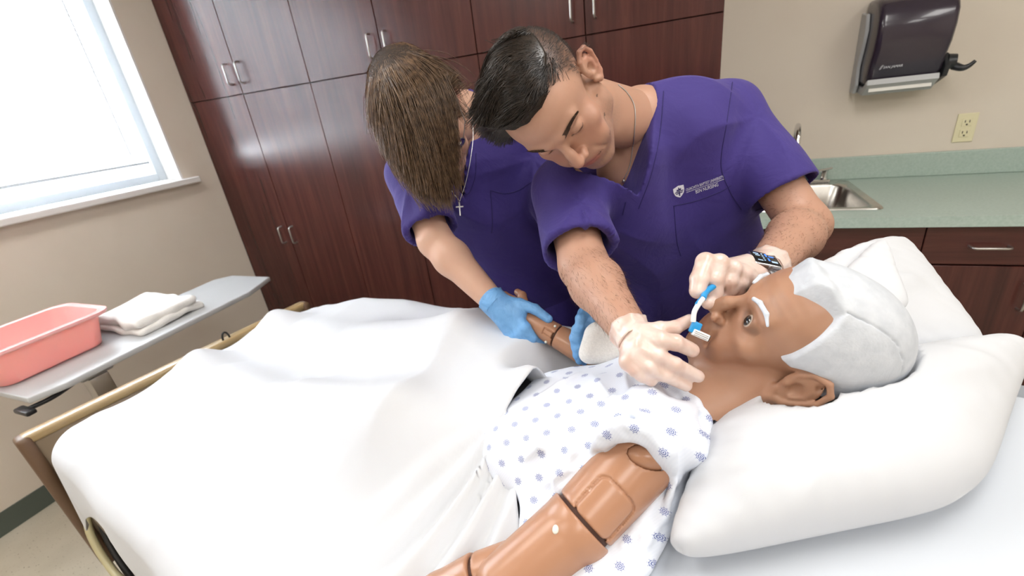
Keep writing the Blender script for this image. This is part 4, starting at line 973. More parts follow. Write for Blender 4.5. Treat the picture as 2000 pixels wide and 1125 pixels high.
# seat the button on the arm surface under its pixel
dirb = nv(bt - CAM); 
def hit(f_, o, d, t0, t1):
    for t_ in np.arange(t0, t1, 0.0006):
        q = ((o + d * t_) - f_.lo) / f_.h; i = np.round(q).astype(int)
        if (i >= 0).all() and (i < f_.n).all() and f_.F[tuple(i)] < 0: return o + d * t_
    return o + d * (t0 + t1) / 2
M['button'] = mat('pearl_button', lin((228, 226, 214)), 0.15)
hb_ = hit(fl2, CAM, dirb, 0.4, 0.8); nb = nv(hb_ - (b0 + bx2 * ((hb_ - b0) @ bx2)))
me = ball_mesh('sensor_button', (0, 0, 0), (0.0042, 0.0030, 0.0055), 20, 12)
Rb = rot_between(np.array((0, 1.0, 0)), nb); link('sensor_button', to_world(me, Rb, hb_), M['button'], ua)
# elbow knuckle and forearm along the bed
e0 = P(1005, 1092, 0.592); e1 = P(930, 1128, 0.60); e2 = P(860, 1168, 0.615); e3 = P(700, 1245, 0.65)
fe = seg_field([e0 + np.array((0.012, 0.006, 0)), e1], [0.027, 0.030]); exx = nv(e1 - e0); fe.plane(e1 - exx * 0.008, exx, 0.002)
fe.ell(P(975, 1108, 0.575), (0.016, 0.010, 0.008), 0.004, cut=True)
link('elbow_joint', sdf_mesh('elbow_joint', fe), M['mplastic'], man)
tube('joint_ring', [e1 - exx * 0.010, e1 + exx * 0.002], 0.026, M['mgap'], man, 30)
ff = seg_field([e1, e2, e3], [0.031, 0.032, 0.024]); ff.plane(e1 - exx * 0.003, -exx, 0.002); link('forearm', sdf_mesh('forearm', ff), M['mplastic'], man)
def build_hand(name, wrist, palm_c, fingers, mtl, parent, cuff=None, h=0.0016, k=0.0045, palm=None, col=None, kn=1.02, disp=None):
    """fingers: list of (points, radii); palm: list of (a, b, ra, rb)"""
    allp = [np.asarray(q) for f_ in fingers for q in f_[0]] + [np.asarray(wrist)] + ([np.asarray(q) for c_ in (palm or []) for q in c_[:2]]) + ([np.asarray(cuff)] if cuff is not None else [])
    fl = Field(np.min(allp, 0) - 0.045, np.max(allp, 0) + 0.045, h)
    for a, b, ra, rb in (palm or []): fl.cone(a, b, ra, rb, 0.012)
    for pts, rad in fingers:
        f2 = Field.__new__(Field); f2.lo, f2.h, f2.n, f2.ax = fl.lo, fl.h, fl.n, fl.ax; f2.F = np.full(fl.n, 1.0, np.float32)
        f2.chain(pts, rad, 0.003)
        for i in range(1, len(pts) - 1): f2.ell(pts[i], rad[i] * kn, 0.002)
        fl.smin(fl.all()[0], f2.F, k)
    if disp is None: disp = lambda V: V
    return link(name, sdf_mesh(name, fl, col, disp), mtl, parent), fl
hx_ = nv(e3 - e2); hy_ = nv(np.cross((0, 0, 1), hx_)); fing = []
for q, (o_, L_) in enumerate(((-0.024, 0.070), (-0.008, 0.078), (0.008, 0.072), (0.023, 0.056))):
    b_ = e3 + hx_ * 0.075 + hy_ * o_; fing.append(([b_, b_ + hx_ * L_ * 0.5 + np.array((0, 0, 0.004)), b_ + hx_ * L_ + np.array((0, 0, -0.008))], [0.0092, 0.0085, 0.0074]))
fing.append(([e3 + hx_ * 0.02 - hy_ * 0.022, e3 + hx_ * 0.055 - hy_ * 0.045, e3 + hx_ * 0.085 - hy_ * 0.050], [0.0125, 0.0105, 0.009]))
build_hand('hand', e3, None, fing, M['mplastic'], man, palm=[(e3, e3 + hx_ * 0.07 + hy_ * 0.018, 0.021, 0.0145), (e3, e3 + hx_ * 0.07 - hy_ * 0.018, 0.021, 0.0145)], h=0.002)
# far arm, held up by the gloved hands
f0, f1, f2_, f3 = BD(1.56, 0.27, 1.0), P(1190, 712, 0.88), P(1089, 657, 0.925), P(1030, 622, 0.965)
tube('upper_arm', [BD(1.52, 0.19, 0.955), f1], [0.038, 0.032], M['mplastic'], man, 24)
fq = seg_field([f1, f2_], [0.033, 0.0245]); d_ = nv(f2_ - f1); fq.plane(f2_, d_, 0.002); link('forearm', sdf_mesh('forearm', fq), M['mplastic'], man)
tube('joint_ring', [f2_ - d_ * 0.003, f2_ + d_ * 0.004], 0.0215, M['mgap'], man, 30)
fw = seg_field([f2_, f3], [0.0250, 0.0215], 0.0015); fw.plane(f2_ + d_ * 0.003, -d_, 0.0015)
sl, X, Y, Z = fw.all(); wx, wy, wn = frame_arm(f2_, f3); wc = P(1073, 652, 0.92)
pu = (X - wc[0]) * wx[0] + (Y - wc[1]) * wx[1] + (Z - wc[2]) * wx[2]; pv = (X - wc[0]) * wy[0] + (Y - wc[1]) * wy[1] + (Z - wc[2]) * wy[2]
qx, qy = np.abs(pu - 0.0) - 0.011, np.abs(pv) - 0.006; rr = np.maximum(qx, qy); pn = (X - f2_[0]) * wn[0] + (Y - f2_[1]) * wn[1] + (Z - f2_[2]) * wn[2]
fw.smax(sl, -np.maximum(np.maximum(np.abs(rr) - 0.0012, -fw.F - 0.003), -pn).astype(np.float32), 0.001)
wr_ = link('wrist', sdf_mesh('wrist', fw), M['mplastic'], man)
hx_ = nv(f3 - f2_); hy_ = wy
fing = []
for q, (o_, L_) in enumerate(((-0.020, 0.060), (-0.007, 0.068), (0.007, 0.062), (0.019, 0.05))):
    b_ = f3 + hx_ * 0.055 + hy_ * o_; fing.append(([b_, b_ + hx_ * L_ * 0.5 - wn * 0.012, b_ + hx_ * L_ * 0.8 - wn * 0.035], [0.0085, 0.0078, 0.0068]))
fing.append(([f3 + hx_ * 0.02 - hy_ * 0.02, f3 + hx_ * 0.045 - hy_ * 0.038 - wn * 0.01, f3 + hx_ * 0.065 - hy_ * 0.040 - wn * 0.02], [0.011, 0.0095, 0.008]))
build_hand('hand', f3, None, fing, M['mplastic'], man, palm=[(f3, f3 + hx_ * 0.05 + hy_ * 0.012, 0.018, 0.014), (f3, f3 + hx_ * 0.05 - hy_ * 0.014, 0.018, 0.014)])
for q_ in (P(1084, 637, 0.905), P(1066, 668, 0.912)):
    me = ball_mesh('pin', (0, 0, 0), (0.0028,) * 3, 12, 8); link('pin', to_world(me, np.eye(3), q_), M['button'], wr_)
# torso under the gown
ft = Field(BD(1.15, 0.4, 0)[:1].tolist() + [0.30, 0.80], (0.14, 0.92, 1.14), 0.004)
ft.cone(BD(1.54, 0.06, 0.965), BD(1.38, 0.06, 0.92), 0.060, 0.055, 0.03); ft.cone(BD(1.56, 0.01, 0.975), BD(1.53, 0.14, 0.965), 0.045, 0.045, 0.04); ft.cone(P(1345, 835, 0.70), BD(1.53, 0.08, 0.97), 0.052, 0.055, 0.03)
def torso_disp(V):
    V[:, 2] = np.maximum(V[:, 2], zm((V[:, :2] - FO) @ BA) + 0.006); return V
link('torso', sdf_mesh('torso', ft, disp=torso_disp), M['mskin'], man)
# ------------------------------------------------------------------ patterned gown
M['gown'] = mat('patterned_gown', lin((222, 227, 238)), 0.8, 0.0, Sheen_Weight=0.1); t = NT(M['gown'])
at = t.n('ShaderNodeAttribute', attribute_name='cloth_uv'); sp = t.n('ShaderNodeSeparateXYZ'); t.l(at.outputs['Vector'], sp.inputs[0])
px_, py_ = sp.outputs[0], sp.outputs[1]; S1, S2 = 0.040, 0.034
v_ = t.math('DIVIDE', py_, S2); row = t.math('FLOOR', v_); off = t.math('MULTIPLY', t.math('MODULO', t.math('ABSOLUTE', row), 2.0), 0.5)
u_ = t.math('ADD', t.math('DIVIDE', px_, S1), off)
fu_ = t.math('MULTIPLY', t.math('SUBTRACT', t.math('FRACT', u_), 0.5), S1); fv_ = t.math('MULTIPLY', t.math('SUBTRACT', t.math('FRACT', v_), 0.5), S2)
rad_ = t.math('SQRT', t.math('ADD', t.math('MULTIPLY', fu_, fu_), t.math('MULTIPLY', fv_, fv_))); an_ = t.math('ARCTAN2', fv_, fu_)
pet = t.math('ADD', 0.0060, t.math('MULTIPLY', t.math('SINE', t.math('MULTIPLY', an_, 9.0)), 0.0013))
inside = t.math('LESS_THAN', rad_, pet); ringm = t.math('GREATER_THAN', t.math('SINE', t.math('MULTIPLY', rad_, 2800.0)), -0.25)
mk = t.math('MULTIPLY', t.math('MULTIPLY', inside, ringm), 0.9)
wv_ = t.n('ShaderNodeTexWave'); wv_.inputs['Scale'].default_value = 90; t.l(at.outputs['Vector'], wv_.inputs['Vector'])
bc = t.mix(t.math('MULTIPLY', wv_.outputs[1], 0.10), lin((226, 231, 241)), lin((190, 202, 222)))
t.l(t.mix(mk, bc, lin((84, 98, 164))), t.b.inputs['Base Color'])
gl, gh = np.array([-0.36, 0.28, 0.84]), np.array([0.12, 0.93, 1.17])
fg = Field(gl, gh, 0.0032)
for tt_ in (0.00, 0.07, 0.13): fg.cone(BD(1.53, tt_, 0.965), BD(1.38, tt_ - 0.02, 0.925), 0.078, 0.076, 0.03)
fg.cone(BD(1.575, 0.02, 0.995), BD(1.50, 0.19, 0.975), 0.058, 0.055, 0.03)
fg.cone(P(1330, 850, 0.69), BD(1.52, 0.08, 0.985), 0.052, 0.065, 0.03)
fg.cone(BD(1.40, 0.03, 0.925), BD(1.30, 0.0, 0.885), 0.074, 0.07, 0.03)
fg.ell(P(1275, 845, 0.625), (0.056, 0.052, 0.050), 0.03)
fg.chain([P(1180, 862, 0.600), P(1215, 838, 0.574), P(1262, 846, 0.562), P(1298, 885, 0.568), P(1312, 935, 0.595)], [0.010, 0.013, 0.012, 0.011, 0.010], 0.014)
for a, b, ra, rb in ((P(1290, 930, 0.65), PZ(1222, 1130, 0.925), 0.030, 0.016), (P(1325, 930, 0.65), PZ(1250, 1095, 0.925), 0.018, 0.010), (P(1250, 960, 0.67), PZ(1150, 1150, 0.915), 0.030, 0.022), (P(1150, 880, 0.70), PZ(1085, 1130, 0.90), 0.03, 0.025), (P(1060, 850, 0.74), PZ(1045, 1090, 0.895), 0.03, 0.025), (PZ(1250, 1040, 0.915), PZ(1120, 1100, 0.90), 0.022, 0.02)): fg.cone(a, b, ra, rb, 0.03)
def fold(pix, r, k=0.006):
    pts = [hit(fg, CAM, nv(P(a, b, 1.0) - CAM), 0.4, 1.1) for a, b in pix]; fg.chain(pts, [r * 0.6] + [r] * (len(pts) - 2) + [r * 0.5], k)
for pix, r in (([(1154, 844), (1176, 800), (1228, 797), (1268, 822), (1312, 881), (1321, 915)], 0.0075), ([(1160, 878), (1182, 842), (1213, 826), (1262, 838), (1300, 880), (1316, 930)], 0.008), ([(1148, 802), (1172, 786), (1205, 780), (1240, 778)], 0.006), ([(1150, 830), (1120, 880), (1085, 950)], 0.008), ([(1022, 896), (1060, 870), (1092, 850)], 0.006), ([(1075, 988), (1100, 955), (1130, 925)], 0.007), ([(1026, 1034), (1050, 1000), (1080, 970)], 0.007), ([(1045, 775), (1090, 752), (1130, 730)], 0.006), ([(1318, 939), (1298, 1001), (1262, 1050), (1235, 1100)], 0.007), ([(1290, 960), (1262, 1010), (1215, 1070)], 0.006)): fold(pix, r)
sl, X, Y, Z = fg.all()
# take the neck opening out of it
fg.cone(P(1385, 815, 0.66), P(1352, 832, 0.69), 0.060, 0.047, 0.008, cut=True)
rim = []
for a, b, d_ in ((1235, 740, 0.70), (1281, 749, 0.69), (1322, 762, 0.67), (1356, 786, 0.65), (1379, 818, 0.64), (1384, 848, 0.632), (1370, 882, 0.632), (1335, 922, 0.632)):
    q, nn = on_surf(hm, a, b, 0.003); rim.append(q if q is not None and abs((q - CAM) @ MC[:, 1] - d_) < 0.06 else P(a, b, d_))
fg.chain(rim, [0.006, 0.007, 0.0075, 0.0075, 0.0075, 0.007, 0.0065, 0.005], 0.006)
for q_, a_, r0_ in ((1, (1262, 790), 0.030), (3, (1320, 830), 0.030), (5, (1345, 870), 0.028)):
    fg.cone(rim[q_] + nv(rim[q_] - CAM) * 0.004, hit(fg, CAM, nv(P(a_[0], a_[1], 1.0) - CAM), 0.4, 1.1) + nv(P(a_[0], a_[1], 1.0) - CAM) * r0_, 0.006, r0_, 0.012)
for q_ in range(len(rim) - 1): fg.cone(rim[q_] + nv(rim[q_] - CAM) * 0.012, lerp(rim[q_], P(1290, 850, 0.66), 0.55), 0.007, 0.022, 0.012)
def gown_disp(V):
    d_ = V[:, :2] - FO; s_, t__ = d_ @ BA, d_ @ BB; z_ = V[:, 2]
    n1 = vnoise(V, 16, 61, 2); n2 = vnoise(V, 38, 62, 2); n3 = vnoise(V, 9, 63, 1)
    dsh = np.sqrt(((V - P(1262, 895, 0.60)) ** 2).sum(1))
    rays_ = np.arctan2((V - P(1250, 890, 0.6)) @ ay, (V - P(1250, 890, 0.6)) @ ax)
    w = 0.0055 * n1 + 0.0020 * n2 + 0.010 * ridg(9 * s_ * 2.2 + 6 * z_ + 2.2 * n1) * np.clip(n3 + 0.4, 0, 1) + 0.006 * ridg(34 * dsh + 2 * n1) * np.exp(-((dsh - 0.075) / 0.04) ** 2) + 0.006 * ridg(8 * rays_ + 3 * n3) * np.exp(-((dsh - 0.13) / 0.05) ** 2)
    c = BDa(s_, 0 * s_ + 0.1, 0 * s_ + 0.93); o_ = V - c; o_ /= np.linalg.norm(o_, axis=1)[:, None] + 1e-9
    V = V + o_ * (w - 0.004)[:, None]; V[:, 2] = np.maximum(V[:, 2], zm(s_) + 0.003); return V
gme = sdf_mesh('gown', fg, disp=gown_disp); n = len(gme.vertices); co = np.zeros(n * 3, np.float32); gme.vertices.foreach_get('co', co); co = co.reshape(-1, 3)
d_ = co[:, :2] - FO; s_, t__ = d_ @ BA, d_ @ BB; vv_ = np.where(t__ < 0.1, t__ + 0.8 * (co[:, 2] - 1.05), t__ - 0.8 * (co[:, 2] - 1.05))
th_ = 0.5; cu, cv = s_ * math.cos(th_) - vv_ * math.sin(th_), s_ * math.sin(th_) + vv_ * math.cos(th_)
a = gme.attributes.new('cloth_uv', 'FLOAT_VECTOR', 'POINT'); a.data.foreach_set('vector', np.stack([cu, cv, 0 * cu], 1).astype(np.float32).ravel())
link('gown', gme, M['gown'], man)
# ------------------------------------------------------------------ hair strands
def strands(name, roots, dirs_fn, step, nseg, radius, mt, parent, seed=0, rvar=0.3):
    rng = np.random.default_rng(seed); p = roots.copy(); K = len(p); path = [p.copy()]; st = {}
    for i in range(nseg):
        p = dirs_fn(p, i, step); path.append(p.copy())
    path = np.stack(path, 1); n = nseg + 1; V = np.zeros((K, n, 3, 3)); rad = radius * (1 + rvar * rng.standard_normal(K))[:, None] * np.linspace(1.0, 0.25, n)[None, :] ** 0.7
    tan = np.gradient(path, axis=1); tan /= np.linalg.norm(tan, axis=2, keepdims=True) + 1e-9
    ref = np.array([0.3, 0.5, 0.81]); u = np.cross(tan, ref); u /= np.linalg.norm(u, axis=2, keepdims=True) + 1e-9; w = np.cross(tan, u)
    for k in range(3):
        a = 2 * math.pi * k / 3; V[:, :, k] = path + rad[..., None] * (math.cos(a) * u + math.sin(a) * w)
    base = (np.arange(K) * n * 3)[:, None, None]; i_ = np.arange(nseg)[None, :, None] * 3; k_ = np.arange(3)[None, None, :]; k2 = (k_ + 1) % 3
    Q = np.stack([base + i_ + k_, base + i_ + k2, base + i_ + 3 + k2, base + i_ + 3 + k_], -1).reshape(-1, 4)
    me = new_mesh(name, V.reshape(-1, 3), Q); o = link(name, me, mt, parent); o['kind'] = 'stuff'; return o
def hair_mat(name, c1, c2, rough=0.38):
    mm = mat(name, c1, rough, 0.0, Specular_IOR_Level=0.6); t = NT(mm); t.l(t.ramp(t.noise(90, 3, t.obj()), [(0.35, c1), (0.65, c2)]), t.b.inputs['Base Color']); return mm
# ------------------------------------------------------------------ nurse with the watch
M['skin1'] = skin_mat('skin_light_tan', lin((184, 142, 120)), 0.48, 0.12)
M['hair1'] = hair_mat('dark_brown_hair', lin((25, 19, 15)), lin((44, 33, 25)), 0.32)
M['scrub'] = mat('purple_scrubs', lin((52, 38, 114)), 0.78, 0.0, Sheen_Weight=0.25); t = NT(M['scrub'])
t.b.inputs['Sheen Tint'].default_value = (0.5, 0.45, 0.9, 1); vv0 = t.obj(); nz_ = t.noise(5, 3, vv0); t.l(t.ramp(nz_, [(0.3, lin((50, 36, 112))), (0.7, lin((58, 43, 122)))]), t.b.inputs['Base Color'])
t.bump(t.noise(700, 2, vv0), 0.12, 0.0004, t.bump(t.noise(16, 4, vv0, 0.6, 0.8), 0.5, 0.006))
M['gloveclear'] = mat('clear_vinyl_glove', lin((226, 200, 188)), 0.32, 0.0, Coat_Weight=0.3, Subsurface_Weight=0.1, Subsurface_Scale=0.005); t = NT(M['gloveclear'])
vg = t.obj(); ng = t.noise(32, 3, vg, 0.5, 1.0); t.l(t.ramp(ng, [(0.35, lin((214, 184, 170))), (0.6, lin((226, 204, 194)))]), t.b.inputs['Base Color']); t.bump(ng, 0.3, 0.003)
M['blueglove'] = mat('blue_nitrile_glove', lin((112, 168, 222)), 0.42); t = NT(M['blueglove']); vg = t.obj(); ng = t.noise(40, 4, vg, 0.6, 2.0); t.l(t.ramp(ng, [(0.3, lin((104, 160, 216))), (0.7, lin((122, 178, 230)))]), t.b.inputs['Base Color']); t.bump(ng, 0.5, 0.004)
M['brow1'] = hair_mat('brow_hair', lin((62, 44, 34)), lin((80, 58, 44)), 0.7)
n1 = thing('person', 'person in purple scrubs with short dark hair leaning over the manikin, wearing a smartwatch', 'person', (0.02, 1.15, 0.0), 'people in purple scrubs')
RN1 = rodr([-2.5618, -4.4112, 8.0351]); TN1 = np.array([-0.2242, 0.814, 1.4549])
nb1 = P(1250, 236, 0.935)
p1 = dict(crease=0.12, eye_open=0.12, nose=1.0, ear=1.02, neck_r=(0.050, 0.056), w=0.99)
fh1 = head_field(p1, 0.0018, RN1.T @ (nb1 - TN1))
HL1 = [(-0.012, 0.082), (0.03, 0.076)]
def hair_region1(x, y, z):
    """>0 in the hairy area of the first nurse's head"""
    ax = np.abs(x); fy = np.interp(ax, [0, 0.03, 0.045, 0.058, 0.066, 0.08], [0.078, 0.070, 0.058, 0.046, 0.040, 0.036])
    lo = np.interp(y, [-0.10, -0.05, -0.02, 0.0, 0.015, 0.03, 0.045, 0.055], [-0.045, -0.035, 0.030, 0.036, -0.004, 0.004, 0.045, 0.062])
    return np.minimum(fy - y + 0.35 * (z - 0.085), z - lo)
def tint1(V):
    c = np.ones((len(V), 3)); x, y, z = V.T; n = vnoise(V, 45, 14, 2); nf = vnoise(V, 1400, 3, 1)
    hr = smooth_w(hair_region1(x, y, z), -0.006, 0.022); dark = np.clip(hr * (0.62 + 0.3 * smooth_w(z, 0.03, 0.085)) + 0.12 * nf * hr, 0, 0.95)
    c = c * (1 - dark[:, None]) + np.array([[0.10, 0.085, 0.08]]) * dark[:, None]
    beard = smooth_w(-z, 0.030, 0.055) * smooth_w(y, -0.02, 0.03) * (1 - smooth_w(-z, 0.10, 0.125)); c *= 1 - (0.16 + 0.05 * nf)[:, None] * beard[:, None] * np.array([[1.0, 0.85, 0.7]])
    lip = np.exp(-(x / 0.023) ** 4 - ((z + 0.0535) / 0.0085) ** 4) * (y > 0.085); c = c * (1 - lip[:, None] * np.array([[0.12, 0.48, 0.44]]))
    ch = np.exp(-((np.abs(x) - 0.045) / 0.025) ** 2 - ((z + 0.012) / 0.03) ** 2) * (y > 0.03); no = np.exp(-(x / 0.014) ** 2 - ((z + 0.014) / 0.016) ** 2) * (y > 0.09)
    c *= 1 - (0.75 * ch + 0.6 * no)[:, None] * np.array([[0.02, 0.14, 0.14]]); er = smooth_w(np.abs(x), 0.078, 0.086) * (z > -0.035) * (y > -0.05); c *= 1 - er[:, None] * np.array([[0.0, 0.13, 0.13]])
    for s in (-1, 1):     # lash line
        d = np.abs(z - (0.0145 + 0.25 * (np.abs(x) - 0.032) ** 2 * 60)) ; k = np.exp(-(d / 0.0018) ** 2) * (np.abs(x - s * 0.032) < 0.0135) * (y > 0.08); c *= 1 - 0.85 * k[:, None]
    c *= (1 - 0.05 * smooth_w(n, 0, 1))[:, None]
    for mx, mz, my in ((-0.060, -0.028, 0.035), (-0.052, -0.050, 0.05)): c *= 1 - 0.7 * (np.sqrt((x - mx) ** 2 + (z - mz) ** 2) < 0.0016)[:, None] * (y > 0)[:, None]
    return c
hd1 = link('head', to_world(sdf_mesh('head', fh1, tint1), RN1, TN1), M['skin1'], n1)
for s in (-1, 1):
    q = [(s * 0.013, 0.0985, 0.0385), (s * 0.024, 0.0965, 0.0430), (s * 0.038, 0.0885, 0.0455), (s * 0.050, 0.0775, 0.0405)]
    rng = np.random.default_rng(5 + s); K = 560; u = rng.random(K); ctr = np.array([[np.interp(t_, [0, .33, .66, 1], [w_[k] for w_ in q]) for k in range(3)] for t_ in u])
    ctr[:, 2] += (rng.random(K) - 0.5) * np.interp(u, [0, 0.3, 1], [0.0095, 0.009, 0.004]); ctr[:, 1] += 0.0004
    dd = np.array([s * 0.9, -0.25, 0.25]); 
    def brow_dir(p, i, step): return p + nv(dd) * step + np.array([0, 0.00005, 0])
    ro = ctr @ RN1.T + TN1; ddw = RN1 @ nv(dd)
    strands('eyebrow', ro, lambda p, i, step: p + ddw * step, 0.0026, 3, 0.00036, M['brow1'], hd1, 7)
# base hair volume and combed strands, made in head space then placed
fhc = Field((-0.11, -0.135, -0.06), (0.11, 0.14, 0.17), 0.0022)
fhc.ell((0, -0.010, 0.054), (0.0765, 0.1015, 0.084), 0.01); fhc.ell((0.010, 0.020, 0.078), (0.060, 0.066, 0.062), 0.02); fhc.ell((0.012, 0.036, 0.088), (0.046, 0.042, 0.042), 0.02)
sl, X, Y, Z = fhc.all(); 
def np_region(X, Y, Z):
    s_ = np.broadcast(X, Y, Z).shape; x, y, z = [np.broadcast_to(q, s_).ravel() for q in (X, Y, Z)]; return hair_region1(x, y, z).reshape(s_)
reg = -np_region(X, Y, Z) + 0.004; part = (0.072 - Z + 0.25 * np.abs(Y + 0.0)) + 0.35 * (np.clip(-X, 0, 1) - 0.030) * 2
fhc.smax(sl, np.maximum(reg, part).astype(np.float32), 0.010)
hb1 = link('hair', to_world(sdf_mesh('hair', fhc), RN1, TN1), M['hair1'], hd1)
def surf_pts(me, K, seed):
    n = len(me.vertices); co = np.zeros(n * 3, np.float32); me.vertices.foreach_get('co', co); co = co.reshape(-1, 3).astype(float)
    return co[np.random.default_rng(seed).integers(0, n, K)]
hp = (surf_pts(hb1.data, 7000, 3) - TN1) @ RN1
hp = hp[(hair_region1(*hp.T) > 0.001) & (hp[:, 2] > 0.058)]
def ell_out(p, grow):
    """push to a slightly larger shell of the hair volume"""
    c1_ = np.array((0.004, 0.006, 0.060)); d = p - c1_; r = np.array((0.075, 0.101, 0.088)); k = np.sqrt(((d / r) ** 2).sum(1)); tgt = 1 + grow
    return c1_ + d * (np.maximum(k, tgt) / k)[:, None]
rg = np.random.default_rng(8); jit = rg.normal(size=(len(hp), 3)) * 0.13 + np.stack([vnoise(hp, 95, 301, 1), vnoise(hp, 95, 302, 1), vnoise(hp, 95, 303, 1)], 1) * 0.30; gr1 = 0.012 + 0.03 * smooth_w(vnoise(hp, 110, 304, 1), -0.6, 0.8)
def comb1(p, i, step):
    q = (p - TN1) @ RN1; d = np.stack([0.85 + 0 * q[:, 0], 0.25 + 0 * q[:, 0], -0.10 - 0.045 * i + 0 * q[:, 0]], 1) + jit + np.where(q[:, 1:2] < -0.045, np.array([[-0.7, 0.5, 0.5]]), 0)
    q2 = q + d / np.linalg.norm(d, axis=1)[:, None] * step; q3 = ell_out(q2, gr1); q2 = q2 * 0.45 + q3 * 0.55
    front = smooth_w(q2[:, 1], 0.05, 0.075); q2[:, 2] += 0.0014 * front * (i < 5)
    ov = np.maximum(0, 0.002 - hair_region1(q2[:, 0], q2[:, 1], np.maximum(q2[:, 2], 0.09))); q2[:, 1] -= ov
    return q2 @ RN1.T + TN1
strands('hair_strands', hp @ RN1.T + TN1, comb1, 0.0054, 8, 0.00060, M['hair1'], hb1, 4)
hs = (surf_pts(hd1.data, 60000, 9) - TN1) @ RN1; hs = hs[(hair_region1(*hs.T) > 0.006)]; hs = hs[np.random.default_rng(2).random(len(hs)) < smooth_w(hair_region1(*hs.T), 0.0, 0.03)][:7000]
def short1(p, i, step):
    q = (p - TN1) @ RN1; o_ = q - np.array((0, -0.01, 0.05)); o_ /= np.linalg.norm(o_, axis=1)[:, None]; return p + ((o_ * 0.5 + np.array([[0, -0.5, -0.55]])) * step) @ RN1.T
strands('short_hair', hs @ RN1.T + TN1, short1, 0.0022, 3, 0.00028, M['hair1'], hb1, 6)

# arms, in world space
sL, sR = P(1425, 222, 0.99), P(1105, 372, 0.93)
eL, wL = P(1572, 440, 0.90), P(1496, 522, 0.735)
eR, wR = P(1140, 520, 0.82), P(1236, 655, 0.655)
def limb_tint(V): return np.ones((len(V), 3))
def body_field(parts, h=0.004, pad=0.02):
    pts = np.array([q for pr in parts for q in pr[:2]]); m_ = max(max(pr[2], pr[3]) for pr in parts) + pad; f_ = Field(pts.min(0) - m_, pts.max(0) + m_, h)
    for pr in parts: f_.cone(pr[0], pr[1], pr[2], pr[3], pr[4] if len(pr) > 4 else 0.02, flat=pr[5] if len(pr) > 5 else None)
    return f_
def arm_disp(V): return V
mL, mR = lerp(eL, wL, 0.3), lerp(eR, wR, 0.3)
bf = body_field([(sL, eL, 0.050, 0.044), (eL, mL, 0.043, 0.046), (mL, wL, 0.046, 0.029)], 0.003); link('forearm', sdf_mesh('forearm', bf), M['skin1'], n1)
bf = body_field([(sR, eR, 0.050, 0.043), (eR, mR, 0.042, 0.044), (mR, wR, 0.044, 0.027)], 0.003); link('forearm', sdf_mesh('forearm', bf), M['skin1'], n1)
pel = np.array((0.015, 1.215, 0.93)); chest = P(1285, 330, 1.06); 
# neck and upper chest seen in the V of the collar
bf = body_field([(nb1, chest, 0.066, 0.10), (nb1, P(1210, 330, 0.98), 0.056, 0.05, 0.03), (chest, pel, 0.11, 0.12)], 0.004)
link('body', sdf_mesh('body', bf), M['skin1'], n1)
# scrub top
view1 = nv(CAM - chest); side1 = nv(sL - sR)
def scrub_top(name, parent, parts, sleeves, neckcut, tris, wr_seed, h=0.0042, holes=(), extra=None, hem=None, floor_z=None):
    f_ = body_field(parts + [(a, b, ra, rb, 0.03) for a, b, ra, rb in sleeves], h, 0.03)
    if extra: extra(f_)
    return f_
tpts = [(lerp(nb1, sR, 0.30), sR, 0.070, 0.066, 0.03), (lerp(nb1, sL, 0.30), sL, 0.070, 0.066, 0.03), (lerp(sR, sL, 0.28), pel + np.array((-0.085, -0.0, -0.02)), 0.105, 0.125, 0.06), (lerp(sR, sL, 0.72), pel + np.array((0.085, 0.02, -0.02)), 0.105, 0.125, 0.06), (chest, pel, 0.12, 0.12, 0.05)]
hL, hR = lerp(sL, eL, 0.74), lerp(sR, eR, 0.80)
ft1 = body_field(tpts, 0.0045, 0.06)
ext = Field(np.minimum(ft1.lo, np.minimum(hL, hR) - 0.13), np.maximum(ft1.lo + ft1.h * ft1.n, np.maximum(hL, hR) + 0.13), 0.0045)
for pr in tpts: ext.cone(pr[0], pr[1], pr[2], pr[3], pr[4])
def sleeve(fld, s_, h_, r0, r1, k=0.03):
    d = nv(h_ - s_); g_ = Field.__new__(Field); g_.lo, g_.h, g_.n, g_.ax = fld.lo, fld.h, fld.n, fld.ax; g_.F = np.full(fld.n, 1.0, np.float32)
    g_.cone(s_, h_ + d * 0.10, r0, r1, 0.01); g_.plane(h_, d, 0.004); g_.cone(h_ - d * 0.05, h_ + d * 0.15, r1 * 0.86, r1 * 0.9, 0.003, cut=True)
    fld.smin(fld.all()[0], g_.F, k)
sleeve(ext, sL, hL, 0.072, 0.073); sleeve(ext, sR, hR, 0.070, 0.070)
ext.plane(pel + np.array((0, 0, -0.20)), (0, 0, -1), 0.0)
# V neck: cut a wedge through the front, leaving skin showing
def tri_prism_cut(fld, pts, k=0.003):
    """remove what lies, seen along the chest, inside the outline pts (world points on the garment)"""
    sl, X, Y, Z = fld.all(); pts = [np.asarray(q) for q in pts]; c = sum(pts) / len(pts); nrm = nv(np.cross(pts[1] - pts[0], pts[2] - pts[0])); nrm = nrm if nrm @ (CAM - c) > 0 else -nrm; d = None
    for i in range(len(pts)):
        a, b = pts[i], pts[(i + 1) % len(pts)]; o_ = nv(np.cross(b - a, nrm)); o_ = o_ if o_ @ (c - a) < 0 else -o_
        q = (X - a[0]) * o_[0] + (Y - a[1]) * o_[1] + (Z - a[2]) * o_[2]; d = q if d is None else np.maximum(d, q)
    back = -((X - c[0]) * nrm[0] + (Y - c[1]) * nrm[1] + (Z - c[2]) * nrm[2]) - 0.10
    fld.smax(sl, -np.maximum(d, back).astype(np.float32), k)
vB = P(1221, 393, 0.93)
ext.cone(lerp(nb1, sL, 0.10) + np.array((0, 0, 0.0)), lerp(nb1, sL, 0.5), 0.078, 0.076, 0.02); ext.cone(nb1 + np.array((0.0, 0.03, -0.01)), chest, 0.068, 0.10, 0.03)
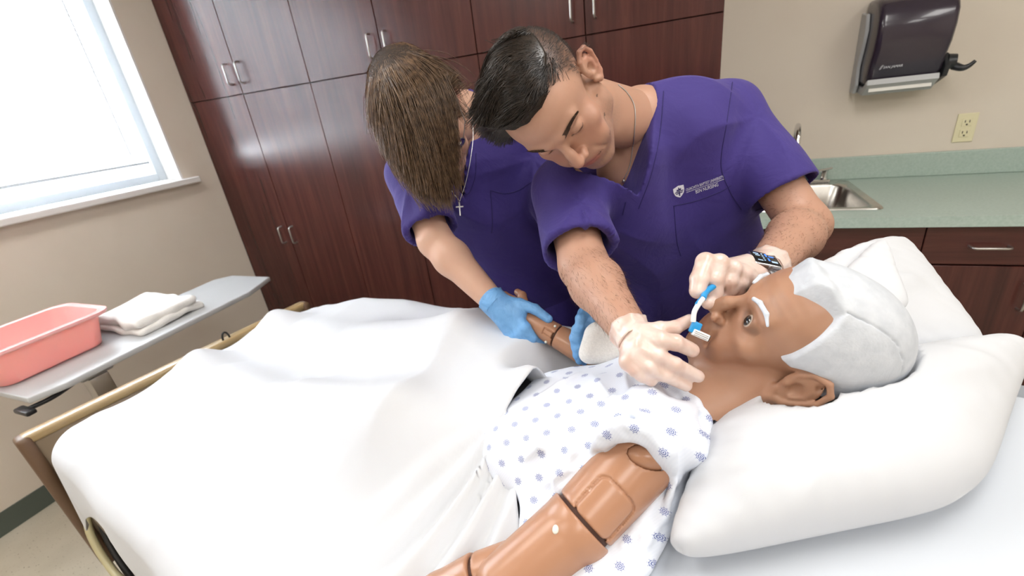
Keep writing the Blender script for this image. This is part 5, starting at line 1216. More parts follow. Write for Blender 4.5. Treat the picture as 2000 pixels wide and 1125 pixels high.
tri_prism_cut(ext, [P(1257, 140, 0.93), P(1150, 140, 0.90), P(1115, 335, 0.88), vB])
ext.ell(P(1212, 185, 0.90), (0.052, 0.052, 0.052), 0.006, cut=True)
FL1, FR1 = nv(hL - sL), nv(hR - sR)
def scrub_disp(V, seed=71, sh=(sL, sR), fl_=None):
    n1_ = vnoise(V, 9, seed, 2); n2_ = vnoise(V, 22, seed + 1, 2); n3_ = vnoise(V, 6, seed + 2, 1); w = 0.006 * n1_ + 0.002 * n2_
    for s_ in sh:
        r_ = V - s_; d = np.sqrt((r_ ** 2).sum(1)); an_ = np.arctan2(r_[:, 2], r_[:, 0] + 0.5 * r_[:, 1]); w = w + 0.008 * ridg(3 * an_ + 2.5 * n3_ + 1.2 * n1_) * np.exp(-((d - 0.17) / 0.06) ** 2)
    w = w + 0.007 * ridg(16 * V[:, 0] + 5 * V[:, 2] + 2.5 * n1_) * np.clip(n3_ + 0.2, 0, 1) * smooth_w(1.25 - V[:, 2], 0, 0.15)
    return w
def along_normal(fld, V, w):
    g_ = np.gradient(fld.F); i = np.clip(np.round((V - fld.lo) / fld.h).astype(int), 0, fld.n - 1); N = np.stack([q[i[:, 0], i[:, 1], i[:, 2]] for q in g_], 1); N /= np.linalg.norm(N, axis=1)[:, None] + 1e-9
    return V + N * w[:, None]
tp1 = link('scrub_top', sdf_mesh('scrub_top', ext, disp=lambda V: along_normal(ext, V, scrub_disp(V) - 0.004)), M['scrub'], n1)
def legs_and_shoes(parent, pel_, fl_, fr_, mt, skinm):
    bf_ = body_field([(pel_ + np.array((-0.07, 0.0, -0.02)), lerp(pel_, fl_, 0.5) + np.array((-0.02, -0.02, 0)), 0.115, 0.088, 0.04), (lerp(pel_, fl_, 0.5) + np.array((-0.02, -0.02, 0)), fl_ + np.array((0, 0, 0.09)), 0.088, 0.070, 0.03), (pel_ + np.array((0.07, 0.0, -0.02)), lerp(pel_, fr_, 0.5) + np.array((0.02, -0.02, 0)), 0.115, 0.088, 0.04), (lerp(pel_, fr_, 0.5) + np.array((0.02, -0.02, 0)), fr_ + np.array((0, 0, 0.09)), 0.088, 0.070, 0.03)], 0.008)
    bf_.plane(np.array((0, 0, 0.035)), (0, 0, -1), 0.004)
    link('scrub_trousers', sdf_mesh('scrub_trousers', bf_, disp=lambda V: along_normal(bf_, V, 0.006 * vnoise(V, 14, 90, 2))), mt, parent)
    for f_ in (fl_, fr_):
        sf = Field(f_ + np.array((-0.08, -0.22, -0.02)), f_ + np.array((0.08, 0.12, 0.12)), 0.005); sf.cone(f_ + np.array((0, 0.04, 0.045)), f_ + np.array((0, -0.13, 0.030)), 0.045, 0.040, 0.02); sf.cone(f_ + np.array((0, 0.04, 0.06)), f_ + np.array((0, -0.02, 0.065)), 0.04, 0.036, 0.02); sf.plane(np.array((0, 0, 0.001)), (0, 0, -1), 0.002)
        link('shoe', sdf_mesh('shoe', sf), M['shoe'], parent)
M['shoe'] = mat('white_trainer', lin((220, 220, 218)), 0.5)
legs_and_shoes(n1, pel, np.array((-0.11, 1.23, 0.0)), np.array((0.14, 1.25, 0.0)), M['scrub'], M['skin1'])
M['thread'] = mat('dark_seam', lin((38, 28, 92)), 0.8)
M['white_print'] = mat('white_embroidery', lin((226, 226, 236)), 0.6)
# seams, neck band edge and pocket line stitched on the top
for pix in ([(1432, 150), (1420, 235), (1408, 320), (1425, 372), (1448, 410)], [(1296, 178), (1289, 260), (1272, 340), (1247, 408)], [(1316, 402), (1360, 392), (1405, 375), (1428, 362)], [(1316, 402), (1322, 470), (1330, 500)], [(1222, 395), (1216, 420)], [(1104, 492), (1140, 487), (1166, 480)], [(1475, 412), (1530, 392), (1578, 352)]):
    surf_line('seam', tp1, pix, 0.0011, M['thread'], tp1, 0.0)
# embroidery
c_, n_ = on_surf(tp1, 1372, 365); a_, _ = on_surf(tp1, 1340, 374); b_, _ = on_surf(tp1, 1412, 348); rt = nv(b_ - a_); n_ = nv(0.5 * n_ + 0.5 * nv(CAM - c_)); n_ = nv(n_ - rt * (rt @ n_)); upv = np.cross(n_, rt)
Lw = np.linalg.norm(b_ - a_)
t1 = text('embroidered_text', 'OUACHITA BAPTIST UNIVERSITY', (0, 0, 0), (1, 0, 0), (0, 1, 0), 0.0090, M['white_print'], tp1, 0.0)
def place_print(o, org, wid=None, h_=None):
    me = o.data; n = len(me.vertices); co = np.zeros(n * 3, np.float32); me.vertices.foreach_get('co', co); co = co.reshape(-1, 3).astype(float)
    # mesh was laid in the XY plane: text() put it at z=0
    s_ = 1.0 if wid is None else wid / max(1e-6, co[:, 0].max() - co[:, 0].min()); co[:, 0] *= s_
    if h_: co[:, 1] *= h_ / max(1e-6, co[:, 1].max() - co[:, 1].min())
    w = org + co[:, :1] * rt + co[:, 1:2] * upv; me.vertices.foreach_set('co', w.astype(np.float32).ravel()); me.update(); conform(o, tp1, n_)
place_print(t1, a_, Lw * 1.02, 0.0062)
ul = link('underline', new_mesh('underline', [(i / 30, j * 0.0008, 0) for i in range(31) for j in (0, 1)], [[2 * i, 2 * i + 2, 2 * i + 3, 2 * i + 1] for i in range(30)], False), M['white_print'], tp1); place_print(ul, a_ - upv * 0.0030, Lw * 1.02)
t2 = text('embroidered_text', 'BSN NURSING', (0, 0, 0), (1, 0, 0), (0, 1, 0), 0.0100, M['white_print'], tp1, 0.0); place_print(t2, a_ + rt * Lw * 0.24 - upv * 0.0125, Lw * 0.60, 0.0078)
# shield emblem: flame over a book, dark on a white shield
sc0, _ = on_surf(tp1, 1326, 374)
def flat_poly(name, pts, mt, org, lift):
    bm = bmesh.new(); vs = [bm.verts.new((x, y, 0)) for x, y in pts]; f = bm.faces.new(vs); bmesh.ops.triangulate(bm, faces=[f])
    bmesh.ops.subdivide_edges(bm, edges=list(bm.edges), cuts=2, use_grid_fill=True); me = bpy.data.meshes.new(name); bm.to_mesh(me); bm.free(); o = link(name, me, mt, tp1)
    n = len(me.vertices); co = np.zeros(n * 3, np.float32); me.vertices.foreach_get('co', co); co = co.reshape(-1, 3).astype(float); w = org + co[:, :1] * rt + co[:, 1:2] * upv
    me.vertices.foreach_set('co', w.astype(np.float32).ravel()); me.update(); conform(o, tp1, n_, lift); return o
k_ = 0.0125
shield = [(-0.95, 0.85), (-0.4, 0.95), (0, 1.05), (0.4, 0.95), (0.95, 0.85), (0.95, 0.1), (0.75, -0.5), (0.4, -0.85), (0, -1.1), (-0.4, -0.85), (-0.75, -0.5), (-0.95, 0.1)]
flat_poly('shield_emblem', [(x * k_, y * k_) for x, y in shield], M['white_print'], sc0, 0.0008)
flat_poly('emblem_flame', [(x * k_, y * k_) for x, y in [(-0.45, 0.15), (-0.3, 0.5), (-0.1, 0.35), (0.0, 0.8), (0.2, 0.4), (0.4, 0.55), (0.4, 0.15)]], M['thread'], sc0, 0.0014)
for y_, w_ in ((0.0, 0.75), (-0.28, 0.6)): flat_poly('emblem_bar', [(-w_ * k_, (y_ + 0.08) * k_), (w_ * k_, (y_ + 0.08) * k_), (w_ * k_, (y_ - 0.08) * k_), (-w_ * k_, (y_ - 0.08) * k_)], M['thread'], sc0, 0.0014)
flat_poly('emblem_stem', [(-0.1 * k_, 0.05 * k_), (0.1 * k_, 0.05 * k_), (0.1 * k_, -0.8 * k_), (-0.1 * k_, -0.8 * k_)], M['thread'], sc0, 0.0014)
# sleeve tag, red lettering on a blue and white label
M['tagblue'] = mat('label_blue', lin((120, 168, 200)), 0.6); M['tagred'] = mat('label_red', lin((196, 60, 66)), 0.6)
g0, gn = on_surf(tp1, 1562, 350); g1, _ = on_surf(tp1, 1549, 356); g2_, _ = on_surf(tp1, 1573, 340)
if g0 is not None and g1 is not None and g2_ is not None:
    rt = nv(g2_ - g1); n_ = nv(gn - rt * (rt @ gn)); upv = np.cross(n_, rt)
    if upv[2] < 0: upv = -upv
    flat_poly('sleeve_label', [(-0.016, -0.010), (0.016, -0.010), (0.016, 0.010), (-0.016, 0.010)], M['tagblue'], g0, 0.0012)
    flat_poly('label_band', [(-0.015, -0.0045), (0.015, -0.0045), (0.015, 0.0065), (-0.015, 0.0065)], M['white_print'], g0, 0.0017)
    t3 = text('label_text', 'CHEROKEE', (0, 0, 0), (1, 0, 0), (0, 1, 0), 0.0090, M['tagred'], tp1, 0.0); place_print(t3, g0 - rt * 0.014 - upv * 0.003, 0.028, 0.0075)
# chain necklace
M['silver'] = mat('silver_chain', (0.55, 0.54, 0.53), 0.42, 1.0)
npts = []
for a in curve_pts([(1207, 166, 0), (1226, 184, 0), (1239, 212, 0), (1238, 262, 0), (1231, 318, 0), (1218, 350, 0)], 10):
    best = None
    for o in (hd1, [c for c in n1.children if c.name.startswith('body')][0]):
        q, nn = on_surf(o, a[0], a[1], 0.0012)
        if q is not None and (best is None or np.linalg.norm(q - CAM) < np.linalg.norm(best - CAM)): best = q
    if best is not None: npts.append(best)
nk = tube('necklace', npts, 0.0010, M['silver'], n1, 6)
pd_ = npts[-1]; me = ball_mesh('pendant', (0, 0, 0), (0.003, 0.002, 0.0035), 12, 8); link('pendant', to_world(me, np.eye(3), pd_ + np.array((0, -0.002, -0.003))), M['silver'], nk)
# gloved hands
def glove_disp(seed):
    return lambda V: V + (0.0004 * vnoise(V, 90, seed, 2))[:, None] * np.array([0.4, -0.5, 0.77])
d0 = 0.625
PR = lambda a, b, d=d0: P(a, b, d)
wr = wR
fing = [([PR(1250, 650, .635), PR(1290, 643, .632), PR(1318, 640, .64), PR(1347, 625, .655)], [0.0135, 0.0110, 0.0100, 0.0088]),
        ([PR(1262, 660, .622), PR(1290, 664, .612), PR(1320, 669, .612), PR(1352, 684, .625)], [0.0125, 0.0118, 0.0112, 0.0100]),
        ([PR(1252, 680, .618), PR(1285, 696, .610), PR(1318, 712, .612), PR(1363, 735, .630)], [0.0120, 0.0108, 0.0102, 0.0090]),
        ([PR(1240, 697, .620), PR(1268, 716, .612), PR(1298, 732, .615), PR(1340, 753, .630)], [0.0118, 0.0102, 0.0096, 0.0084]),
        ([PR(1226, 708, .625), PR(1240, 722, .618), PR(1254, 733, .618), PR(1272, 743, .622)], [0.0110, 0.0098, 0.0094, 0.0086])]
palm = [(wr, PR(1258, 662, .632), 0.024, 0.0165), (wr, PR(1250, 682, .630), 0.024, 0.0165), (wr, PR(1236, 700, .632), 0.023, 0.0155), (PR(1258, 662, .632), PR(1232, 705, .632), 0.016, 0.014)]
gr_, _ = build_hand('glove', wr, None, fing, M['gloveclear'], n1, palm=palm, disp=glove_disp(5), k=0.007)
wd = nv(wR - mR); u1 = nv(np.cross(wd, (0, 0, 1))); u2 = np.cross(wd, u1); cc = wR + wd * 0.004
def cuff_ring(name, c, axis, r, mt, parent, rr=0.0022, wav=0.002, ln=0.03):
    u1 = nv(np.cross(axis, (0.1, 0.2, 1))); u2 = np.cross(axis, u1); V, Fc = [], []; N, K = 48, 9
    for i in range(K):
        for k in range(N):
            a = 2 * math.pi * k / N; t_ = i / (K - 1); q = r * (1 + 0.03 * math.sin(7 * a + 5 * t_) + 0.02 * math.sin(13 * a)) * (1.0 + 0.10 * t_ ** 3); V.append(c - axis * ln * t_ + q * (math.cos(a) * u1 + math.sin(a) * u2) + axis * wav * math.sin(3 * a) * t_)
    for i in range(K - 1):
        for k in range(N): Fc.append([i * N + k, i * N + (k + 1) % N, (i + 1) * N + (k + 1) % N, (i + 1) * N + k])
    o = link(name, new_mesh(name, V, Fc), mt, parent); md = o.modifiers.new('thick', 'SOLIDIFY'); md.thickness = 0.0015; md.offset = 1; return o
cuff_ring('glove_cuff', wR + wd * 0.016, wd, 0.0285, M['gloveclear'], gr_)
# left hand, gripping the razor
PL = P
wl = wL
fing = [([PL(1392, 524, .675), PL(1378, 512, .660), PL(1366, 545, .648), PL(1362, 568, .645)], [0.0135, 0.0140, 0.0130, 0.0115]),
        ([PL(1420, 526, .672), PL(1405, 514, .660), PL(1396, 545, .655), PL(1398, 572, .660)], [0.0135, 0.0138, 0.0126, 0.0110]),
        ([PL(1445, 533, .672), PL(1432, 524, .662), PL(1424, 548, .662), PL(1428, 566, .668)], [0.0130, 0.0126, 0.0116, 0.0102]),
        ([PL(1462, 541, .675), PL(1453, 534, .668), PL(1446, 552, .668), PL(1444, 566, .674)], [0.0120, 0.0112, 0.0104, 0.0092]),
        ([PL(1455, 555, .700), PL(1425, 580, .685), PL(1400, 590, .668), PL(1383, 592, .655)], [0.0135, 0.0120, 0.0108, 0.0095])]
palm = [(wl, PL(1400, 530, .680), 0.026, 0.0165), (wl, PL(1425, 538, .682), 0.026, 0.018), (wl, PL(1452, 545, .685), 0.026, 0.016), (PL(1400, 528, .680), PL(1455, 545, .684), 0.016, 0.014)]
gl_, _ = build_hand('glove', wl, None, fing, M['gloveclear'], n1, palm=palm, disp=glove_disp(9), k=0.006)
wd2 = nv(wL - mL); cuff_ring('glove_cuff', wL + wd2 * 0.014, wd2, 0.0300, M['gloveclear'], gl_)
# smartwatch
M['screen'] = mat('watch_screen', (0.006, 0.006, 0.008), 0.08); M['wcase'] = mat('watch_case', (0.5, 0.5, 0.52), 0.25, 1.0); M['wband'] = noisy('watch_band', lin((206, 208, 212)), lin((180, 183, 190)), 200, 0.6)
wc_ = P(1492, 510, 0.700); ex = nv(P(1520, 517, 0.700) - P(1464, 505, 0.700)); nz2 = nv(np.array((0.02, -0.20, 1.0))); nz2 = nv(nz2 - ex * (ex @ nz2)); ey = np.cross(nz2, ex)
wt = thing('smartwatch', 'smartwatch with a black screen on the wrist of the person leaning over', 'watch', wc_)
def obox(bm, c, hx, hy, hz, ex, ey, ez, bev=0.0, seg=3):
    r = bmesh.ops.create_cube(bm, size=1.0); vs = r['verts']
    for v in vs: v.co = Vector((v.co.x * 2 * hx, v.co.y * 2 * hy, v.co.z * 2 * hz))
    if bev: 
        r2 = bmesh.ops.bevel(bm, geom=list({e for v in vs for e in v.link_edges}), offset=bev, segments=seg, affect='EDGES', profile=0.5); vs = list({v for f in r2['faces'] for v in f.verts} | {v for v in vs if v.is_valid})
    for v in vs: v.co = Vector(c + v.co.x * ex + v.co.y * ey + v.co.z * ez)
bm = bmesh.new(); obox(bm, wc_, 0.0225, 0.0185, 0.0052, ex, ey, nz2, 0.0045, 4); link('case', bm_mesh('case', bm, True), M['wcase'], wt)
bm = bmesh.new(); obox(bm, wc_ + nz2 * 0.0048, 0.0200, 0.0160, 0.0012, ex, ey, nz2, 0.001, 2); scn = link('screen', bm_mesh('screen', bm, True), M['screen'], wt)
M['wglow'] = mat('watch_glyph', (0.02, 0.02, 0.02), 0.4); M['wglow'].node_tree.nodes['Principled BSDF'].inputs['Emission Color'].default_value = (0.55, 0.75, 1, 1); M['wglow'].node_tree.nodes['Principled BSDF'].inputs['Emission Strength'].default_value = 1.0
M['wblue'] = mat('watch_blue', (0.02, 0.02, 0.02), 0.4); M['wblue'].node_tree.nodes['Principled BSDF'].inputs['Emission Color'].default_value = (0.08, 0.3, 1, 1); M['wblue'].node_tree.nodes['Principled BSDF'].inputs['Emission Strength'].default_value = 1.0
for gx, gy, w_, h_, mm in ((-0.0135, 0.009, 0.004, 0.0012, 'wglow'), (-0.012, 0.004, 0.0035, 0.001, 'wglow'), (-0.004, 0.010, 0.0012, 0.0012, 'wglow'), (-0.004, 0.004, 0.0012, 0.0012, 'wglow'), (-0.004, -0.002, 0.0012, 0.0012, 'wglow'), (-0.004, -0.008, 0.0012, 0.0012, 'wglow'), (0.002, 0.008, 0.0016, 0.004, 'wblue'), (0.0035, -0.004, 0.0014, 0.004, 'wblue'), (0.010, 0.006, 0.004, 0.0016, 'wblue'), (0.011, -0.009, 0.0045, 0.0022, 'wglow'), (-0.0115, -0.010, 0.004, 0.001, 'wglow')):
    bm = bmesh.new(); obox(bm, wc_ + nz2 * 0.0062 + ex * gx + ey * gy, w_, h_, 0.0002, ex, ey, nz2); link('glyph', bm_mesh('glyph', bm), M[mm], scn)
tube('crown', [wc_ + ex * 0.004 - ey * 0.018, wc_ + ex * 0.004 - ey * 0.0205], 0.0033, M['wcase'], wt, 14)
wax = nv(wL - mL); bc_ = wc_ - nz2 * 0.034; b1 = nv(nz2 - wax * (nz2 @ wax)); b2 = np.cross(wax, b1); V, Fc = [], []
for k in range(40):
    a = 2 * math.pi * k / 40; dr = 0.0335 * math.cos(a) * b1 + 0.0335 * math.sin(a) * b2
    for w_ in (-0.011, 0.011): V.append(bc_ + dr + wax * w_)
for k in range(40): j = (k + 1) % 40; Fc.append([2 * k, 2 * k + 1, 2 * j + 1, 2 * j])
o = link('band', new_mesh('band', V, Fc), M['wband'], wt); md = o.modifiers.new('thick', 'SOLIDIFY'); md.thickness = 0.002; md.offset = 1
# razor
M['rblue'] = mat('razor_blue', lin((38, 150, 216)), 0.3); M['rwhite'] = mat('razor_white', lin((238, 240, 244)), 0.3); M['blade'] = mat('blade', (0.6, 0.6, 0.62), 0.2, 1.0)
rz = thing('disposable_razor', 'blue and white disposable razor held to the manikin face', 'razor', P(1360, 630, 0.62))
rb = [P(1425, 540, .665), P(1395, 558, .650), P(1379, 570, .640), P(1373, 583, .628), P(1364, 595, .622), P(1356, 610, .620), P(1354, 628, .622), P(1357, 645, .626)]
tube('handle', curve_pts(rb[:4], 6), [0.0045] * 19, M['rblue'], rz, 10)
tube('neck', curve_pts(rb[3:7], 8), 0.0036, M['rwhite'], rz, 10)
tube('grip', curve_pts([rb[3] + np.array((0, 0.002, 0)), P(1363, 594, .6235), rb[4]], 6), [0.0040] * 13, M['rblue'], rz, 10)
hx1 = nv(P(1384, 664, .628) - P(1352, 650, .628)); hn = nv(CAM - rb[7]); hn = nv(hn - hx1 * (hn @ hx1)); hy1 = np.cross(hn, hx1)
hc = P(1358, 640, .624); bm = bmesh.new(); obox(bm, hc, 0.0072, 0.0085, 0.003, hx1, hy1, hn, 0.002, 3); link('head_clip', bm_mesh('head_clip', bm, True), M['rblue'], rz)
hc = P(1368, 654, .624); bm = bmesh.new(); obox(bm, hc, 0.0125, 0.0048, 0.0032, hx1, hy1, hn, 0.0015, 3); ch_ = link('cartridge', bm_mesh('cartridge', bm, True), M['rwhite'], rz)
for q in (-0.0030, -0.0005, 0.0020):
    bm = bmesh.new(); obox(bm, hc - hy1 * (q + 0.001) + hn * 0.0033, 0.0100, 0.00035, 0.0003, hx1, hy1, hn); link('blade', bm_mesh('blade', bm), M['blade'], ch_)
bm = bmesh.new(); obox(bm, hc + hx1 * 0.0125, 0.0006, 0.0042, 0.0026, hx1, hy1, hn); link('guard_strip', bm_mesh('guard_strip', bm), M['rubber'], ch_)

# fine dark hair on the forearms
M['armhair'] = mat('arm_hair', lin((96, 66, 46)), 0.6)
for fo_, (a_e, a_w) in zip([c for c in n1.children if c.name.startswith('forearm')], ((eL, wL), (eR, wR))):
    pp = surf_pts(fo_.data, 6000, 51); axd = nv(a_w - a_e); t_ = (pp - a_e) @ axd / np.linalg.norm(a_w - a_e); pp = pp[(t_ > 0.05) & (t_ < 0.93)][:1400]
    pp = pp[((pp - (a_e + np.outer((pp - a_e) @ axd, axd))) @ np.array((0, -0.5, 0.8)) > -0.01)]; jt = np.random.default_rng(5).normal(size=(len(pp), 3)) * 0.35
    def arm_dir(p, i, step, a_e=a_e, axd=axd, jt=jt):
        r_ = p - (a_e + np.outer((p - a_e) @ axd, axd)); r_ /= np.linalg.norm(r_, axis=1)[:, None]; return p + (axd[None] * 0.9 + r_ * (0.28 - 0.12 * i) + jt * 0.5) * step
    strands('arm_hair', pp, arm_dir, 0.0035, 3, 0.00014, M['armhair'], fo_, 3)
# ------------------------------------------------------------------ second nurse
M['skin2'] = skin_mat('skin_fair', lin((204, 164, 142)), 0.48, 0.12)
M['hair2'] = hair_mat('brown_hair', lin((80, 58, 42)), lin((134, 106, 80)), 0.34)
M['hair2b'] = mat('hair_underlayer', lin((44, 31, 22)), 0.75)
n2 = thing('person', 'person in purple scrubs with long brown fringe and blue gloves, holding the manikin arm', 'person', (-0.46, 1.27, 0.0), 'people in purple scrubs')
RN2 = rodr([0.1466, 1.3189, -2.2344]); TN2 = np.array([-0.5281, 0.8731, 1.4590])
nb2 = P(912, 222, 1.09)
p2_ = dict(crease=0.1, eye_open=0.15, nose=0.95, ear=0.98, neck_r=(0.046, 0.054), w=0.95)
fh2 = head_field(p2_, 0.0021, RN2.T @ (nb2 - TN2))
def tint2(V):
    c = np.ones((len(V), 3)); x, y, z = V.T
    lip = np.exp(-(x / 0.023) ** 4 - ((z + 0.0535) / 0.0085) ** 4) * (y > 0.085); c = c * (1 - lip[:, None] * np.array([[0.10, 0.40, 0.36]]))
    ch = np.exp(-((np.abs(x) - 0.045) / 0.025) ** 2 - ((z + 0.012) / 0.03) ** 2) * (y > 0.03); c *= 1 - 0.7 * ch[:, None] * np.array([[0.02, 0.14, 0.14]])
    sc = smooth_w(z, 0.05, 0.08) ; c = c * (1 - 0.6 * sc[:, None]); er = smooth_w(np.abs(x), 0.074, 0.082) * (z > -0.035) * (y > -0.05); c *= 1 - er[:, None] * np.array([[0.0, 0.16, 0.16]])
    return c
hd2 = link('head', to_world(sdf_mesh('head', fh2, tint2), RN2, TN2), M['skin2'], n2)
fh2c = Field((-0.11, -0.14, -0.08), (0.11, 0.14, 0.17), 0.0025)
fh2c.ell((0, -0.014, 0.055), (0.077, 0.103, 0.086), 0.01); fh2c.ell((0, 0.04, 0.062), (0.062, 0.060, 0.060), 0.02)
sl, X, Y, Z = fh2c.all(); ax_ = np.abs(X)
reg = np.maximum(Y - np.where(Z > 0.06, 0.098, 0.040) - 0.5 * np.clip(Z - 0.05, 0, 0.05), (0.030 - 1.2 * np.clip(-0.015 - Y, 0, 0.06)) - Z)
fh2c.smax(sl, (reg + 0 * X).astype(np.float32), 0.01); hb2 = link('hair', to_world(sdf_mesh('hair', fh2c), RN2, TN2), M['hair2b'], hd2)
hp = (surf_pts(hb2.data, 13000, 13) - TN2) @ RN2; hp = hp[(hp[:, 0] > -0.045) | (hp[:, 2] > 0.080) | (hp[:, 1] < -0.055)]; crown2 = np.array((0.0, -0.045, 0.13)); grav = RN2.T @ np.array((0, 0, -1.0)); rg = np.random.default_rng(18); jit2 = rg.normal(size=(len(hp), 3)) * 0.10; lenf = 0.55 + 0.5 * rg.random(len(hp))
clump = np.stack([vnoise(hp, 60, 201, 2), vnoise(hp, 60, 202, 2), vnoise(hp, 60, 203, 2)], 1) * 0.22
vel = {'v': None}
def comb2(p, i, step):
    q = (p - TN2) @ RN2; rad = q - crown2; rad[:, 1] += 0.02; rad /= np.linalg.norm(rad, axis=1)[:, None] + 1e-6
    fwd = np.array([[0.0, 0.75, -0.1]]); front = smooth_w(q[:, 1], 0.055, 0.095)[:, None]; back = smooth_w(-q[:, 1], 0.02, 0.07)[:, None]; side = smooth_w(np.abs(q[:, 0]), 0.045, 0.075)[:, None]
    d = 0.55 * rad + fwd * (1 - back) + jit2 + clump + back * np.array([[0, -0.1, -0.9]])
    d[:, 0] += np.where(q[:, 0] < 0, 0.45, 0.0) * smooth_w(q[:, 1], 0.0, 0.05)
    d = d / np.linalg.norm(d, axis=1)[:, None]
    gw = np.clip(front * 0.9 + 0.06 * max(0, i - 5), 0, 0.9); d = d * (1 - gw) + (grav[None] + 0.5 * jit2 + 0.7 * clump) * gw
    v = d / np.linalg.norm(d, axis=1)[:, None]
    if vel['v'] is not None: v = 0.6 * vel['v'] + 0.4 * v; v /= np.linalg.norm(v, axis=1)[:, None]
    vel['v'] = v; L_ = step * np.where(q[:, 1] < -0.06, 0.35, 1.0) * lenf
    q2 = q + v * L_[:, None]; c1_ = np.array((0, -0.004, 0.052)); dd = q2 - c1_; r = np.array((0.079, 0.107, 0.089)); k = np.sqrt(((dd / r) ** 2).sum(1)); grow = 1.0 + 0.02 * rg.random(len(k))
    q2 = c1_ + dd * (np.maximum(k, grow) / k)[:, None]
    lim = np.interp(q2[:, 2], [-0.06, 0.0, 0.045, 0.09], [0.050, 0.026, -0.008, -0.075]) + 0.010 * clump[:, 0] / 0.22; over = np.maximum(0, lim - q2[:, 0]) * (q2[:, 1] > 0.02); q2[:, 0] += over * 0.9; hil = np.interp(q2[:, 2], [-0.06, 0.0, 0.06], [0.046, 0.058, 0.083]) + 0.008 * clump[:, 1] / 0.22; q2[:, 0] -= 0.7 * np.maximum(0, q2[:, 0] - hil) * (q2[:, 1] > 0.0); return q2 @ RN2.T + TN2
st2 = strands('hair_strands', hp @ RN2.T + TN2, comb2, 0.0087, 15, 0.00068, M['hair2'], hb2, 14)
# glasses
M['gframe'] = mat('clear_glasses_frame', lin((120, 112, 110)), 0.3, 0.2); M['lens'] = mat('glasses_lens', (1, 1, 1), 0.0, 0.0, IOR=1.25); M['lens'].node_tree.nodes['Principled BSDF'].inputs['Transmission Weight'].default_value = 1.0
gls = thing('glasses', 'thin clear-framed glasses on the face half hidden by the brown fringe', 'glasses', TN2)
def w2(q): return RN2 @ np.asarray(q) + TN2
for s in (-1, 1):
    ring2 = [w2((s * 0.033 + 0.022 * math.cos(a) * (1 - 0.1 * math.sin(a)), 0.108 - 0.5 * (abs(0.034 * s + 0.025 * math.cos(a)) ** 2) * 6, 0.014 + 0.016 * math.sin(a))) for a in np.linspace(0, 2 * math.pi, 33)]
    tube('rim', ring2, 0.0011, M['gframe'], gls, 6)
    c0 = w2((s * 0.034, 0.1055, 0.014)); V = [c0] + ring2[:-1]; link('lens', new_mesh('lens', V, [[0, 1 + k, 1 + (k + 1) % 32] for k in range(32)]), M['lens'], gls)
    tube('temple_arm', [w2((s * 0.055, 0.098, 0.020)), w2((s * 0.072, 0.07, 0.021)), w2((s * 0.077, 0.0, 0.020)), w2((s * 0.078, -0.022, 0.010))], 0.0011, M['gframe'], gls, 6)
tube('bridge', [w2((-0.010, 0.108, 0.016)), w2((0, 0.111, 0.019)), w2((0.010, 0.108, 0.016))], 0.0011, M['gframe'], gls, 6)
# body
sR2, sL2 = P(802, 340, 1.11), P(1032, 300, 1.22); eR2, wR2 = P(850, 470, 1.03), P(963, 588, 0.955); eL2, wL2 = P(1122, 470, 1.09), P(1162, 612, 0.93)
pel2 = np.array((-0.455, 1.275, 0.93)); chest2 = lerp(lerp(sR2, sL2, 0.5), pel2, 0.28) + np.array((0, 0.0, 0.0))
for e_, w_ in ((eR2, wR2), (eL2, wL2)):
    s_ = sR2 if e_ is eR2 else sL2; m2 = lerp(e_, w_, 0.3); bf = body_field([(s_, e_, 0.046, 0.038), (e_, m2, 0.037, 0.039), (m2, w_, 0.039, 0.026)], 0.003); link('forearm', sdf_mesh('forearm', bf), M['skin2'], n2)
bf = body_field([(nb2, lerp(sR2, sL2, 0.5), 0.052, 0.072, 0.04), (lerp(nb2, sL2, 0.3), lerp(nb2, sR2, 0.3), 0.052, 0.052, 0.03), (lerp(sR2, sL2, 0.5), pel2, 0.07, 0.10)], 0.0045); bd2 = link('body', sdf_mesh('body', bf), M['skin2'], n2)
hR2, hL2 = lerp(sR2, eR2, 0.86), lerp(sL2, eL2, 0.75)
tp2 = [(lerp(nb2, sR2, 0.28), sR2, 0.066, 0.058, 0.03), (lerp(nb2, sL2, 0.28), sL2, 0.066, 0.058, 0.03), (lerp(sR2, sL2, 0.28), pel2 + np.array((-0.085, -0.01, -0.02)), 0.095, 0.115, 0.06), (lerp(sR2, sL2, 0.72), pel2 + np.array((0.085, 0.0, -0.02)), 0.095, 0.115, 0.06), (chest2, pel2, 0.115, 0.12, 0.05)]
f0_ = body_field(tp2, 0.005, 0.06); ex2 = Field(np.minimum(f0_.lo, np.minimum(hL2, hR2) - 0.13), np.maximum(f0_.lo + f0_.h * f0_.n, np.maximum(hL2, hR2) + 0.13), 0.005)
for pr in tp2: ex2.cone(pr[0], pr[1], pr[2], pr[3], pr[4])
sleeve(ex2, sR2, hR2, 0.062, 0.062); sleeve(ex2, sL2, hL2, 0.062, 0.064); ex2.plane(pel2 + np.array((0, 0, -0.17)), (0, 0, -1), 0.0)
ex2.cone(lerp(nb2, sL2, 0.10), lerp(nb2, sL2, 0.5), 0.062, 0.066, 0.02); ex2.cone(nb2 + np.array((0.0, 0.03, -0.01)), chest2, 0.062, 0.10, 0.03)
tri_prism_cut(ex2, [P(928, 190, 1.05), P(870, 200, 1.05), P(858, 330, 1.03), P(902, 372, 1.05)]); ex2.ell(P(905, 225, 1.06), (0.060, 0.060, 0.060), 0.006, cut=True)
top2 = link('scrub_top', sdf_mesh('scrub_top', ex2, disp=lambda V: along_normal(ex2, V, scrub_disp(V, 171, (sL2, sR2)) - 0.004)), M['scrub'], n2)
legs_and_shoes(n2, pel2, np.array((-0.57, 1.30, 0.0)), np.array((-0.33, 1.34, 0.0)), M['scrub'], M['skin2'])
